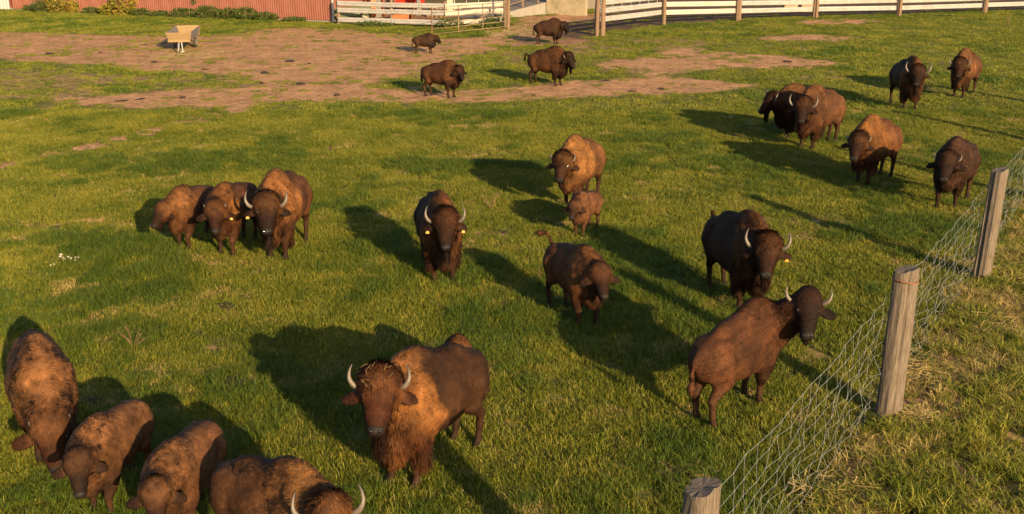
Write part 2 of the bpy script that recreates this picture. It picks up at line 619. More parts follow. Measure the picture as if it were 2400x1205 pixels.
barn_a, barn_b = G(780, 52), G(0, 22)


def behind_barn(P):
    d = barn_b - barn_a
    return ((P[:, 0] - barn_a[0]) * d[1] - (P[:, 1] - barn_a[1]) * d[0] < 0.3) & (P[:, 0] < barn_a[0] + .5) if False else \
        ((P[:, 1] > barn_a[1] - .1 + (P[:, 0] - barn_a[0]) * d[1] / d[0]) & (P[:, 0] < barn_a[0] + .3))


# near sward
P = jitter_grid(7.5, 34, .27, 2.5)
ea = earth(P[:, 0], P[:, 1])
od = outside_dist(P[:, 0], P[:, 1])
keep = (rng.uniform(0, 1, len(P)) > ea * 1.05) & (od < .05)
Pn = P[keep]
lushf = fbm(Pn * .45, 3, 12) + .10 * sstep(14, 9, Pn[:, 1])
pick = np.where(rng.uniform(0, 1, len(Pn)) < sstep(.53, .68, lushf) * .6, rng.integers(5, 8, len(Pn)), rng.integers(0, 5, len(Pn)))
V = [blades('a%d_lawn_tuft' % i, 380, .44, .022, .095, .0075, .95, 'grass', 100 + i) for i in range(5)]
V += [blades('b%d_lush_tuft' % i, 360, .46, .06, .16, .0075, 1.3, 'lush', 200 + i) for i in range(3)]
V += [blades('c%d_thatch_tuft' % i, 260, .44, .02, .07, .0075, 1.8, 'dry', 250 + i) for i in range(2)]
thf = fbm(Pn * .8, 4, 77)
pick = np.where(rng.uniform(0, 1, len(Pn)) < .03 + .34 * sstep(.56, .70, thf), rng.integers(8, 10, len(Pn)), pick)
scatter('pasture_grass', 'short green pasture grass around the bison', 'grass', V, Pn, pick, rng.uniform(.8, 1.25, len(Pn)))
# the rough verge beyond the wire fence
P = jitter_grid(6.5, 36, .25, 4.0)
od = outside_dist(P[:, 0], P[:, 1])
ea = earth(P[:, 0], P[:, 1])
Pv = P[(od >= -.1) & (rng.uniform(0, 1, len(P)) > ea * .75)]
g_ = fbm(Pv * .8, 3, 55)
od = outside_dist(Pv[:, 0], Pv[:, 1])
dryp = np.clip(sstep(.46, .62, g_) * .5 + .5 * sstep(1.5, .2, od), 0, .85)
pick = np.where(rng.uniform(0, 1, len(Pv)) < dryp, rng.integers(3, 6, len(Pv)), rng.integers(0, 3, len(Pv)))
V = [blades('a%d_verge_tuft' % i, 340, .50, .05, .19, .010, 1.4, 'verge', 300 + i, clump=12) for i in range(3)]
V += [blades('b%d_verge_dry_tuft' % i, 260, .50, .04, .17, .009, 2.2, 'dry', 400 + i, clump=9) for i in range(3)]
scatter('verge_grass', 'rough tussocky half dry grass outside the wire fence', 'grass', V, Pv, pick, rng.uniform(.7, 1.3, len(Pv)))
# far sward
P = jitter_grid(33.8, 76, .46, 5)
ea = earth(P[:, 0], P[:, 1])
brk = fbm(P * 1.7, 3, 19) - .5
Pf = P[(rng.uniform(0, 1, len(P)) > np.clip(ea * 1.08 + brk * .5 * (ea > .12), 0, 1)) & ~behind_barn(P)]
ef = earth(Pf[:, 0], Pf[:, 1])
V = [blades('a%d_far_tuft' % i, 210, .72, .03, .085, .018, .9, 'grass', 500 + i) for i in range(4)]
V += [blades('b%d_far_lush_tuft' % i, 190, .72, .06, .16, .019, 1.1, 'lush', 600 + i) for i in range(2)]
lf = fbm(Pf * .3, 3, 12)
pick = np.where(rng.uniform(0, 1, len(Pf)) < sstep(.55, .66, lf) * .45 * (ef < .2), rng.integers(4, 6, len(Pf)), rng.integers(0, 4, len(Pf)))
scatter('far_grass', 'patchy grass at the far end of the pasture', 'grass', V, Pf, pick, rng.uniform(.55, 1.15, len(Pf)) * (1 - .45 * ef))

# ------------------------------------------------------------------ bison
def rc_sdf(P, a, b, r1, r2):
    ab = b - a
    t = np.clip(((P - a) @ ab) / max(float(ab @ ab), 1e-9), 0, 1)
    return np.linalg.norm(P - a - t[:, None] * ab, axis=1) - (r1 + (r2 - r1) * t)


def el_sdf(P, c, r, R):
    q = (P - c) @ R
    k0 = np.linalg.norm(q / r, axis=1)
    k1 = np.linalg.norm(q / (r * r), axis=1)
    return k0 * (k0 - 1) / np.maximum(k1, 1e-6)


class Prim:
    pass


def surface_nets(D, org, h):
    S = D < 0
    nx, ny, nz = D.shape
    acc = np.zeros((nx - 1, ny - 1, nz - 1, 3), np.float32)
    cnt = np.zeros((nx - 1, ny - 1, nz - 1), np.float32)
    I = [slice(0, -1), slice(1, None)]
    offs = [(i, j, k) for i in (0, 1) for j in (0, 1) for k in (0, 1)]
    for a in offs:
        for ax in range(3):
            if a[ax]: continue
            b2 = list(a); b2[ax] = 1
            A = D[I[a[0]], I[a[1]], I[a[2]]]
            B = D[I[b2[0]], I[b2[1]], I[b2[2]]]
            c = (A < 0) != (B < 0)
            t = np.where(c, A / np.where(c, A - B, 1), 0)
            for q in range(3):
                acc[..., q] += np.where(c, a[q] + (t if q == ax else 0), 0)
            cnt += c
    cell = cnt > 0
    ids = -np.ones(cell.shape, np.int64)
    ids[cell] = np.arange(cell.sum())
    ijk = np.argwhere(cell)
    V = org + (ijk + acc[cell] / cnt[cell][:, None]) * h
    F = []
    # edges along each axis
    for ax in range(3):
        u, w = (ax + 1) % 3, (ax + 2) % 3
        A = np.take(S, range(D.shape[ax] - 1), ax)
        B = np.take(S, range(1, D.shape[ax]), ax)
        ch = np.argwhere(A != B)
        ok = (ch[:, u] > 0) & (ch[:, w] > 0) & (ch[:, u] < D.shape[u] - 1) & (ch[:, w] < D.shape[w] - 1)
        ch = ch[ok]
        sgn = S[tuple(ch.T)]
        q = []
        for du, dw in ((-1, -1), (0, -1), (0, 0), (-1, 0)):
            c = ch.copy()
            c[:, u] += du
            c[:, w] += dw
            q.append(ids[tuple(c.T)])
        q = np.stack(q, 1)
        q[~sgn] = q[~sgn][:, ::-1]
        F.append(q)
    return V, np.concatenate(F)


LEGC = (.050, .026, .016)
SHAPES = {}


def rot_axes(a, s, n):
    return np.stack([a, s, n], 1)


def bison_prims(p):
    """the body in its own frame: x forward, z up, about 1.65 tall at the hump"""
    L = []
    young, mane, hump, fat = p['young'], p['mane'], p['hump'], p['fat']
    back, cape, head, leg, dark = [np.array(p[k]) for k in ('back', 'cape', 'head', 'leg', 'dark')]
    head = head * (np.array([.58, .52, .48]) if not young else np.array([.46, .43, .42]))

    def E(c, r, col, k=.08, fur=.016, flow=(-.6, 0, -.8), R=None, lift=.35):
        q = Prim()
        q.t, q.c, q.r, q.R = 'E', np.array(c, float), np.array(r, float), np.eye(3) if R is None else R
        q.k, q.col, q.fur, q.flow, q.lift = k, np.array(col), fur * (1 - .45 * young), np.array(flow, float), lift
        m_ = np.abs(q.R) @ q.r
        q.lo, q.hi = q.c - m_, q.c + m_
        L.append(q)

    def C(a, b, r1, r2, col, k=.06, fur=.02, flow=(-.3, 0, -.9), lift=.4):
        q = Prim()
        q.t, q.a, q.b, q.r1, q.r2 = 'C', np.array(a, float), np.array(b, float), r1, r2
        q.k, q.col, q.fur, q.flow, q.lift = k, np.array(col), fur * (1 - .45 * young), np.array(flow, float), lift
        m_ = max(r1, r2)
        q.lo, q.hi = np.minimum(q.a, q.b) - m_, np.maximum(q.a, q.b) + m_
        L.append(q)

    def ry(deg):
        t = math.radians(deg)
        return np.array([[math.cos(t), 0, math.sin(t)], [0, 1, 0], [-math.sin(t), 0, math.cos(t)]])
    wide = fat
    E((-.26, 0, .92), (.72, .335 * wide, .375), back, .1)
    E((-.06, 0, .89), (.52, .36 * wide, .385), back, .1)
    E((.34, 0, .96), (.42, .335 * (wide * .5 + .5), .47), cape, .12, .04)
    ht = 1.34 + .30 * hump
    E((.28, 0, ht - .39), (.50, .20, .40), cape, .16, .045)
    E((-.14, 0, ht - .52 + .02 * young), (.66, .22, .33), back, .16, .025, R=ry(11))
    E((-.80, 0, .97), (.32, .24, .31), back, .09)
    for s in (-1, 1):
        E((-.76, s * .15, .95), (.27, .145, .32), back, .07)
        E((-.62, s * .19, 1.16), (.12, .07, .08), back, .06)
        E((.33, s * .21, .86), (.24, .14, .36), cape * .55 + head * .45, .1, .035)
    E((.60, 0, .74 - .06 * mane), (.24, .21, .28 + .08 * mane), head * .6 + cape * .4, .1, .03 + .06 * mane, (0, 0, -1))
    # legs: joint heights, each foot set a little differently
    st = p['stance']
    for i, s in enumerate((1, -1)):
        d = st[i]
        fx = .38 + d
        y = s * .17
        C((.34, s * .20, .80), (.36 + d * .4, s * .19, .52), .150, .098, leg * .6 + head * .4, .08, .03)
        C((.36 + d * .4, s * .19, .52), (fx + .02, y, .35), .098, .062, leg, .04, .012)
        C((fx + .02, y, .35), (fx - .005, y, .12), .060, .042, leg, .03, .008)
        C((fx - .005, y, .12), (fx + .035, y, .05), .044, .056, (.035, .026, .02), .02, .004)
        E((fx + .045, y, .028), (.075, .058, .034), (.035, .026, .02), .02, .0)
        if mane > .2:
            C((.37 + d * .3, s * .21, .66), (.34 + d * .5, s * .20, .36 + .08 * (1 - mane)), .12, .05 + .06 * mane, head * .8 + cape * .2, .06, .05 + .07 * mane, (-.2, 0, -1), .35)
    for i, s in enumerate((1, -1)):
        d = st[2 + i]
        hx = -.80 + d
        y = s * .17
        C((-.74, s * .17, .92), (-.64 + d * .3, s * .19, .68), .20, .135, back, .08, .02)
        C((-.64 + d * .3, s * .19, .68), (hx - .06, y, .45), .125, .060, leg * .7 + back * .3, .05, .014)
        C((hx - .06, y, .45), (hx - .01, y, .13), .056, .042, leg, .03, .008)
        C((hx - .01, y, .13), (hx + .03, y, .05), .043, .055, (.035, .026, .02), .02, .004)
        E((hx + .04, y, .028), (.073, .056, .034), (.035, .026, .02), .02, .0)
    # tail
    T = p['tail']
    if T == 'up':
        pts = [(-1.06, 0, 1.14), (-1.14, -.02, 1.28), (-1.22, -.06, 1.38), (-1.34, -.14, 1.36)]
    elif T == 'kink':
        pts = [(-1.06, 0, 1.14), (-1.20, .03, 1.24), (-1.30, .10, 1.16), (-1.31, .14, 1.00)]
    else:
        pts = [(-1.06, 0, 1.14), (-1.15, .01, 1.04), (-1.17, .02, .84), (-1.15, .03, .66)]
    pts = [np.array(q) for q in pts]
    C(pts[0], pts[1], .046, .032, back, .05, .02, pts[1] - pts[0])
    C(pts[1], pts[2], .030, .026, dark, .03, .03, pts[2] - pts[1])
    C(pts[2], pts[3], .030, .040, dark, .03, .07, pts[3] - pts[2], .3)
    e_ = pts[3] + (pts[3] - pts[2]) * .6
    C(pts[3], e_, .04, .02, dark, .03, .09, pts[3] - pts[2], .3)
    # neck and head
    nyaw, fyaw, et, th = [math.radians(p[k]) for k in ('neck_yaw', 'face_yaw', 'neck_pitch', 'face_pitch')]
    hs = p['head_size']
    P0 = np.array([.52, 0, 1.08 + .04 * hump])
    nd = np.array([math.cos(nyaw) * math.cos(et), math.sin(nyaw) * math.cos(et), math.sin(et)])
    Hc = P0 + nd * p['neck_len']
    hz = np.array([math.cos(fyaw), math.sin(fyaw), 0])
    zz = np.array([0, 0, 1.0])
    a = hz * math.cos(th) - zz * math.sin(th)
    n = hz * math.sin(th) + zz * math.cos(th)
    s = np.cross(n, a)
    R = rot_axes(a, s, n)

    def h(u, v, w):
        return Hc + (a * u + s * v + n * w) * hs
    C(P0 - nd * .1, Hc - n * .05 * hs, p.get('neck_r', .31), p.get('neck_r', .31) * .65 * hs + .02, cape * .75 + head * .25, .12, .05)
    C(np.array([.55, 0, .86]), h(.02, 0, -.20), .24, .13 + .05 * mane, head * .6 + cape * .4, .1, .04 + .05 * mane, (0, 0, -1))
    mop = p['mop']
    ws = 1 - .14 * young
    mopc = np.array(p['mopc']) * .72
    E(h(.03, 0, -.02), (.19 * hs, .18 * ws * hs, .155 * hs), head, .06, .03, a, R)
    E(h(-.06, 0, .03), (.125 * hs + .035 * mop, .150 * ws * hs + .05 * mop, .115 * hs + .03 * mop), mopc, .09, .02 + .05 * mop, a * .6 + zz * .1, R, .8)
    E(h(.06, 0, .06), (.14 * hs, .14 * hs + .02 * mop, .085 * hs + .02 * mop), mopc * .5 + head * .5, .07, .016 + .035 * mop, a, R, .5)
    E(h(.20, 0, -.01), (.25 * hs, .142 * ws * hs, .125 * hs), head, .05, .020, a, R, .5)
    C(h(.12, 0, 0), h(.40, 0, -.005), .115 * hs, .084 * hs, head, .05, .018, a)
    C(h(.10, 0, -.13), h(.37, 0, -.075), .095 * hs, .060 * hs, head, .05, .02 + .02 * mane, a)
    muz = np.array(p['muzzle']) * .5
    E(h(.43, 0, -.01), (.076 * hs, .094 * hs, .076 * hs), muz * .6 + head * .4, .03, .006, a, R)
    E(h(.485, 0, .012), (.030 * hs, .078 * hs, .050 * hs), muz, .02, .0, a, R)
    E(h(.445, 0, -.072), (.040 * hs, .068 * hs, .024 * hs), np.array(p['lip']), .015, .004, a, R)
    for q in (-1, 1):
        E(h(.506, q * .042, .030), (.014 * hs, .017 * hs, .013 * hs), (.006, .005, .005), .006, 0, a, R)
        E(h(.135, q * .128 * ws, .060), (.060 * hs, .034 * hs, .032 * hs), head * .9, .03, .01, a, R)
    if mane > .05:
        bl = (.10 + .16 * mane) * hs
        b0 = h(.30, 0, -.13)
        C(b0, b0 - zz * bl + hz * .02, .075 * hs, .030 * hs, head * .75, .05, .05 + .10 * mane, (0, 0, -1), .25)
    es = p['ear'] * hs
    for q in (-1, 1):
        ed = s * q * .93 - a * .02 - n * .12 - zz * .22
        ed /= np.linalg.norm(ed)
        en = np.cross(ed, a); en /= np.linalg.norm(en)
        Re = rot_axes(ed, np.cross(en, ed), en)
        E(h(.075, q * .175 * ws, -.055) + ed * .095 * es, (.115 * es, .070 * es, .024 * es), head * .8, .025, .03, ed, Re, .5)
    frame = dict(h=h, a=a, s=s, n=n, hs=hs, R=R, zz=zz, ear=es)
    return L, frame


def prim_d(q, P):
    return el_sdf(P, q.c, q.r, q.R) if q.t == 'E' else rc_sdf(P, q.a, q.b, q.r1, q.r2)


def make_body(p, h):
    L, fr = bison_prims(p)
    lo = np.min([q.lo for q in L], 0) - 3 * h
    hi = np.max([q.hi for q in L], 0) + 3 * h
    dims = np.ceil((hi - lo) / h).astype(int) + 1
    D = np.full(dims, .5, np.float32)
    ax = [(lo[i] + np.arange(dims[i]) * h) for i in range(3)]
    for q in L:
        mgn = q.k + 2 * h
        i0 = np.maximum(np.floor((q.lo - mgn - lo) / h).astype(int), 0)
        i1 = np.minimum(np.ceil((q.hi + mgn - lo) / h).astype(int) + 1, dims)
        g = np.meshgrid(*[ax[i][i0[i]:i1[i]] for i in range(3)], indexing='ij')
        P = np.stack([x.ravel() for x in g], 1)
        d = prim_d(q, P).reshape(g[0].shape).astype(np.float32)
        sl = tuple(slice(i0[i], i1[i]) for i in range(3))
        o = D[sl]
        hh = np.clip(.5 + .5 * (o - d) / q.k, 0, 1)
        D[sl] = o * (1 - hh) + d * hh - q.k * hh * (1 - hh)
    V, F = surface_nets(D, lo, h)
    # smooth once along edges
    e = np.concatenate([F[:, [0, 1]], F[:, [1, 2]], F[:, [2, 3]], F[:, [3, 0]]])
    for _ in range(2):
        sm = np.zeros_like(V)
        ct = np.zeros(len(V))
        np.add.at(sm, e[:, 0], V[e[:, 1]])
        np.add.at(sm, e[:, 1], V[e[:, 0]])
        np.add.at(ct, e[:, 0], 1)
        np.add.at(ct, e[:, 1], 1)
        V = V * .55 + sm / ct[:, None] * .45
    V[:, 2] = np.maximum(V[:, 2], 0)
    # colouring and coat by body region
    ds = np.stack([prim_d(q, V) for q in L], 1)
    w = np.exp(-np.clip(ds - ds.min(1, keepdims=True), 0, .5) / .022)
    w /= w.sum(1, keepdims=True)
    col = w @ np.array([q.col for q in L])
    fur = w @ np.array([q.fur for q in L])
    flow = w @ np.array([q.flow / np.linalg.norm(q.flow) for q in L])
    lift = w @ np.array([q.lift for q in L])
    nz = fbm(V * 3.3 + p['seed'] * 7.7, 4, p['seed'])
    nz2 = fbm(V * 14 + p['seed'] * 3.1, 3, p['seed'] + 50)
    # the cape ends in an uneven edge behind the shoulder
    ce = p['cape_edge']
    body = ((V[:, 0] < .75) & (V[:, 2] > .52))
    hd = np.linalg.norm(V - fr['h'](.15, 0, 0), axis=1)
    body &= hd > .40 * fr['hs']
    tcape = sstep(ce - .10, ce + .07, V[:, 0] + (nz - .5) * .5 - .10 * np.abs(V[:, 1]))
    low = sstep(.55, 1.0, V[:, 2] + (nz - .5) * .3)
    target = np.array(p['back']) * (1 - tcape[:, None]) + (np.array(p['cape']) * low[:, None] + np.array(p['head']) * (1 - low[:, None]) * 1.3) * tcape[:, None]
    bl = (body * sstep(.36, .52, hd / fr['hs']) * sstep(.48, .62, V[:, 2]))[:, None]
    col = col * (1 - bl) + target * bl
    # dark line of the spine, sun bleached flanks
    sp = np.exp(-(V[:, 1] / .07) ** 2) * (V[:, 2] > 1.05) * (V[:, 0] < .25) * p['spine']
    col *= (1 - .5 * sp)[:, None]
    blot = fbm(V * np.array([1.6, 1.6, 2.4]) + p['seed'] * 5.3, 3, p['seed'] + 80)
    col *= np.clip(1 + (nz - .5) * 1.2, .5, 1.5)[:, None] * np.clip(1 + (nz2 - .5) * 1.3, .5, 1.5)[:, None] * np.clip(1 + (blot - .5) * 1.0, .6, 1.45)[:, None]
    return V, F, col * np.array([.385, .312, .228]), fur, flow, lift, fr


def vert_normals(V, F):
    n = np.cross(V[F[:, 2]] - V[F[:, 0]], V[F[:, 3]] - V[F[:, 1]])
    out = np.zeros_like(V)
    for k in range(4): np.add.at(out, F[:, k], n)
    return out / np.maximum(np.linalg.norm(out, axis=1, keepdims=True), 1e-9), np.linalg.norm(n, axis=1)


def make_fur(V, F, NV, A, col, fur, flow, lift, n, width, seed):
    """short coat as single pointed hairs, mane and beard as longer curved ones; one mesh"""
    r = np.random.default_rng(seed)
    fm = fur[F].mean(1)
    VV, FF, CC, NN = [], [], [], []
    base = 0
    for long in (False, True):
        wgt = A * (fm > .003) * ((.25 + fm * 14) * (fm > .024) if long else 1.0 / (1 + (fm / .04) ** 2))
        m_ = n if long else int(n * 2.6)
        fi = r.choice(len(F), m_, p=wgt / wgt.sum())
        u, v = r.uniform(0, 1, (2, m_))
        b = np.stack([(1 - u) * (1 - v), u * (1 - v), u * v, (1 - u) * v], 1)

        def lerp(X):
            return np.einsum('nk,nk...->n...', b, X[F[fi]])
        P, nn, c, l, fl, lf = lerp(V), lerp(NV), lerp(col), lerp(fur), lerp(flow), lerp(lift)
        nn /= np.linalg.norm(nn, axis=1, keepdims=True)
        clump = np.stack([fbm(P * (11 if long else 13) + 11 * k, 2, seed + k) for k in range(3)], 1) - .5
        fl = fl + clump * (1.5 if long else 1.2)
        t = fl - nn * np.einsum('nk,nk->n', fl, nn)[:, None]
        t /= np.maximum(np.linalg.norm(t, axis=1, keepdims=True), 1e-6)
        d = t + nn * (lf if long else lf * .7)[:, None] + r.normal(0, .22 if long else .16, (m_, 3))
        d /= np.linalg.norm(d, axis=1, keepdims=True)
        ln = (l if long else np.clip(l, .012, .03) * 1.25) * r.uniform(.6, 1.35, m_)
        sd = np.cross(d, nn + r.normal(0, .4, (m_, 3)))
        sd /= np.maximum(np.linalg.norm(sd, axis=1, keepdims=True), 1e-6)
        sd *= (width * (1 if long else .9) * r.uniform(.6, 1.2, m_))[:, None] / 2
        tip = P + d * ln[:, None]
        root = P - nn * .004
        tone = fbm(P * 22, 2, seed + 9)
        cc = c * (r.uniform(.80, 1.22, m_) * (.60 + .80 * tone))[:, None]
        sn = nn + clump * (2.2 if long else 1.0) + r.normal(0, .25 if long else .20, (m_, 3)) + d * .12
        sn /= np.linalg.norm(sn, axis=1, keepdims=True)
        if long:
            tip[:, 2] -= ln * ln * 1.2
            mid = P + d * (ln * .55)[:, None]
            X = np.stack([root - sd, root + sd, mid - sd * .75, mid + sd * .75, tip], 1)
            q = 5
            tri = [(0, 1, 3), (0, 3, 2), (2, 3, 4)]
        else:
            X = np.stack([root - sd, root + sd, tip], 1)
            q = 3
            tri = [(0, 1, 2)]
        X[..., 2] = np.maximum(X[..., 2], .004)
        o = np.arange(m_)[:, None] * q + base
        VV.append(X.reshape(-1, 3))
        FF += [o + np.array(t_) for t_ in tri]
        CC.append(np.repeat(cc, q, 0))
        NN.append(np.repeat(sn, q, 0))
        base += m_ * q
    me = np_mesh('fur', np.concatenate(VV), np.concatenate(FF))
    set_color(me, 'col', np.concatenate(CC))
    me.normals_split_custom_set_from_vertices(np.concatenate(NN).tolist())
    me.materials.append(M['fur'])
    return me


def sphere_mesh(name, r, seg=10, rings=7):
    mb = MB()
    vs, fs = [], []
    for i in range(rings + 1):
        t = math.pi * i / rings
        for j in range(seg):
            q = 2 * math.pi * j / seg
            vs.append((r * math.sin(t) * math.cos(q), r * math.sin(t) * math.sin(q), r * math.cos(t)))
    for i in range(rings):
        for j in range(seg):
            fs.append((i * seg + j, (i + 1) * seg + j, (i + 1) * seg + (j + 1) % seg, i * seg + (j + 1) % seg))
    mb.add(vs, fs)
    return mb.mesh(name, True)


EYE = sphere_mesh('eye', 1.0)
EYE.materials.append(M['eye'])

def blob(name, r, mat, n=14, rings=8):
    me = sphere_mesh(name, 1.0, n, rings)
    for v in me.vertices: v.co = (v.co.x * r[0], v.co.y * r[1], v.co.z * r[2])
    me.materials.append(mat)
    return me


M['nose'] = mat_noise('nose', [(.016, .013, .012), (.03, .025, .023)], 30, .62, None, .2, spec=.18)
NOSE = blob('nose', (.050, .080, .052), M['nose'])
NOSTRIL = blob('nostril', (.016, .022, .017), M['eye'], 8, 6)

ADULT = dict(young=0, mane=.8, hump=1, fat=1.08, back=(.100, .047, .023), cape=(.255, .125, .046), head=(.066, .026, .012),
             leg=(.066, .034, .021), dark=(.022, .013, .009), mopc=(.062, .024, .011), muzzle=(.030, .025, .023), lip=(.075, .055, .045),
             stance=(.05, -.05, .04, -.06), tail='down', neck_yaw=0, face_yaw=0, neck_pitch=10, face_pitch=46, neck_len=.50,
             head_size=1.08, mop=1, ear=1.0, cape_edge=.05, spine=.4, horn='adult', horn_size=1.0)
YOUNG = dict(ADULT, young=1, mane=.25, hump=.62, fat=1.0, back=(.150, .073, .036), cape=(.205, .103, .047), head=(.075, .033, .017),
             leg=(.085, .045, .027), head_size=1.0, mop=.35, ear=1.25, horn='spike', neck_len=.46, spine=.7, lip=(.16, .12, .10), muzzle=(.05, .042, .038))
CALF = dict(YOUNG, mane=.08, hump=.45, fat=.92, horn='bud', mop=.12, ear=1.35, head_size=1.05, neck_len=.44)

HORN = {
    'adult': ([(.165, .00, 0), (.225, -.015, .02), (.285, .02, .04), (.322, .09, .05), (.320, .17, .03), (.290, .245, .0)], [.045, .043, .038, .030, .019, .004]),
    'mid': ([(.150, .00, 0), (.200, .0, .015), (.245, .035, .03), (.265, .09, .03), (.255, .15, .02)], [.034, .032, .027, .018, .004]),
    'spike': ([(.14, .0, 0), (.175, .02, .01), (.20, .06, .015), (.21, .11, .01)], [.026, .023, .016, .004]),
    'bud': ([(.13, .0, 0), (.155, .025, .0), (.167, .055, 0)], [.022, .018, .006]),
}


def bison(label, front, phi, face, size, base, near=1, tag_ears=(), straw=False, off=None, **kw):
    """front: where the front feet stand; phi, face: way the body and head point (0 = to the viewer, + = to the right)"""
    pos = G(*front) if off is None else np.array(off)
    toward = math.degrees(math.atan2(-pos[0], pos[1]))
    phi += toward
    face += toward
    p = dict(base)
    p.update(kw)
    p['seed'] = len(SHAPES) + 3
    SHAPES[label] = 1
    dface = (face - phi + 180) % 360 - 180
    p['face_yaw'] = dface
    p.setdefault('neck_yaw', 0)
    if 'neck_yaw' not in kw:
        p['neck_yaw'] = dface * .6
    h = {0: .019, 1: .023, 2: .03}[near]
    V, F, col, fur, flow, lift, fr = make_body(p, h)
    s = size / 1.65
    dr = np.array([math.sin(math.radians(phi)), -math.cos(math.radians(phi))])
    pos = pos - dr * .40 * s
    me = np_mesh('bison', V, F)
    set_color(me, 'col', col)
    root = link('bison', me, M['coat'], loc=(pos[0], pos[1], .0), rot=(0, 0, math.radians(phi - 90)), scale=(s * .98, s * .98, s * 1.05))
    tag(root, label, 'bison', 'bison herd in the pasture')
    NV, A = vert_normals(V, F)
    nf = {0: 20000, 1: 9000, 2: 3500}[near]
    wd = {0: .0085, 1: .012, 2: .02}[near]
    fm = make_fur(V, F, NV, A, col, fur, flow, lift, nf, wd / s * .9, p['seed'] * 31)
    tag(link('fur', fm, None, root), kind='stuff')
    hs = fr['hs']
    Rm = Matrix([list(fr['R'][i]) for i in range(3)]).to_4x4()
    no = link('nose', NOSE, None, root)
    no.matrix_local = Matrix.Translation(Vector(fr['h'](.452, 0, .022))) @ Rm @ Matrix.Rotation(-math.radians(42), 4, 'Y') @ Matrix.Scale(hs * 1.08, 4)
    for q in (-1, 1):
        link('nostril', NOSTRIL, None, no, loc=(.038, q * .040, .010))
    # horns
    pts, rs = HORN[p['horn']]
    k = p['horn_size']
    up = -fr['a'] * .80 + fr['n'] * .60
    up /= np.linalg.norm(up)
    fw = fr['n'] * .8 + fr['a'] * .6
    for q in (-1, 1):
        c0 = fr['h'](-.01, 0, -.01)
        b0 = pts[0][0] * (1 - .10 * p['young'])
        ctl = [c0 + (fr['s'] * q * (b0 + (x - pts[0][0]) * k) + up * y * k + fw * z_ * k) * hs for x, y, z_ in pts]
        path, rad = [], []
        for i in range(len(ctl) - 1):
            p0, p1, p2, p3 = ctl[max(i - 1, 0)], ctl[i], ctl[i + 1], ctl[min(i + 2, len(ctl) - 1)]
            for t in (0, .33, .67):
                path.append(.5 * (2 * p1 + (p2 - p0) * t + (2 * p0 - 5 * p1 + 4 * p2 - p3) * t * t + (3 * p1 - p0 - 3 * p2 + p3) * t ** 3))
                rad.append((rs[i] + (rs[i + 1] - rs[i]) * t) * hs * .80 * (k ** .5))
        path.append(ctl[-1])
        rad.append(rs[-1] * hs)
        mb = MB().tube(path, rad, 10)
        hm = mb.mesh('horn', True)
        f = np.repeat(np.linspace(0, 1, len(path)), 10)
        c1, c2, c3 = np.array((.050, .038, .030)), np.array((.105, .088, .072)), np.array((.022, .019, .017))
        hc = np.where(f[:, None] < .5, c1 + (c2 - c1) * (f[:, None] * 2), c2 + (c3 - c2) * (f[:, None] * 2 - 1) ** 2)
        set_color(hm, 'col', hc)
        link('horn', hm, M['horn'], root)
        link('eye', EYE, None, root, loc=fr['h'](.150, q * .140 * (1 - .10 * p['young']), .074), scale=.022 * hs)
        if q in tag_ears:
            tb = MB()
            tp = fr['h'](.13, q * .30, -.03) - fr['zz'] * .03
            ax = fr['R']
            # a rounded plate with a stud
            vs = []
            wv, hv = fr['s'] * q, -fr['zz'] * .8 + fr['n'] * .2
            nv = np.cross(wv, hv)
            out = [(-.016, 0), (.016, 0), (.029, .024), (.031, .062), (-.031, .062), (-.029, .024)]
            for dz in (-.004, .004):
                for u, v in out: vs.append(tp + wv * u + hv * v + nv * dz)
            tb.add(vs, [tuple(range(6)), tuple(range(11, 5, -1))] + [(i, i + 6, (i + 1) % 6 + 6, (i + 1) % 6) for i in range(6)])
            tb.tube([tp + hv * .012 - nv * .012, tp + hv * .012 + nv * .012], .009, 6)
            tag(tb.build('ear_tag', M['tag'], root), 'yellow plastic ear tag')
    if straw:
        sb = MB()
        r = random.Random(5)
        for _ in range(18):
            c = fr['h'](r.uniform(-.16, .12), r.uniform(-.15, .15), .17 + r.uniform(-.02, .03))
            d = fr['a'] * r.uniform(-1, 1) + fr['s'] * r.uniform(-1, 1) + fr['n'] * r.uniform(-.2, .4)
            d = d / np.linalg.norm(d) * r.uniform(.02, .06)
            sb.tube([c - d, c + fr['n'] * .01, c + d], .0022, 4)
        tag(sb.build('straw_bits', M['straw_bit'], root), 'bits of straw caught in the forehead hair', kind='stuff')
    return root



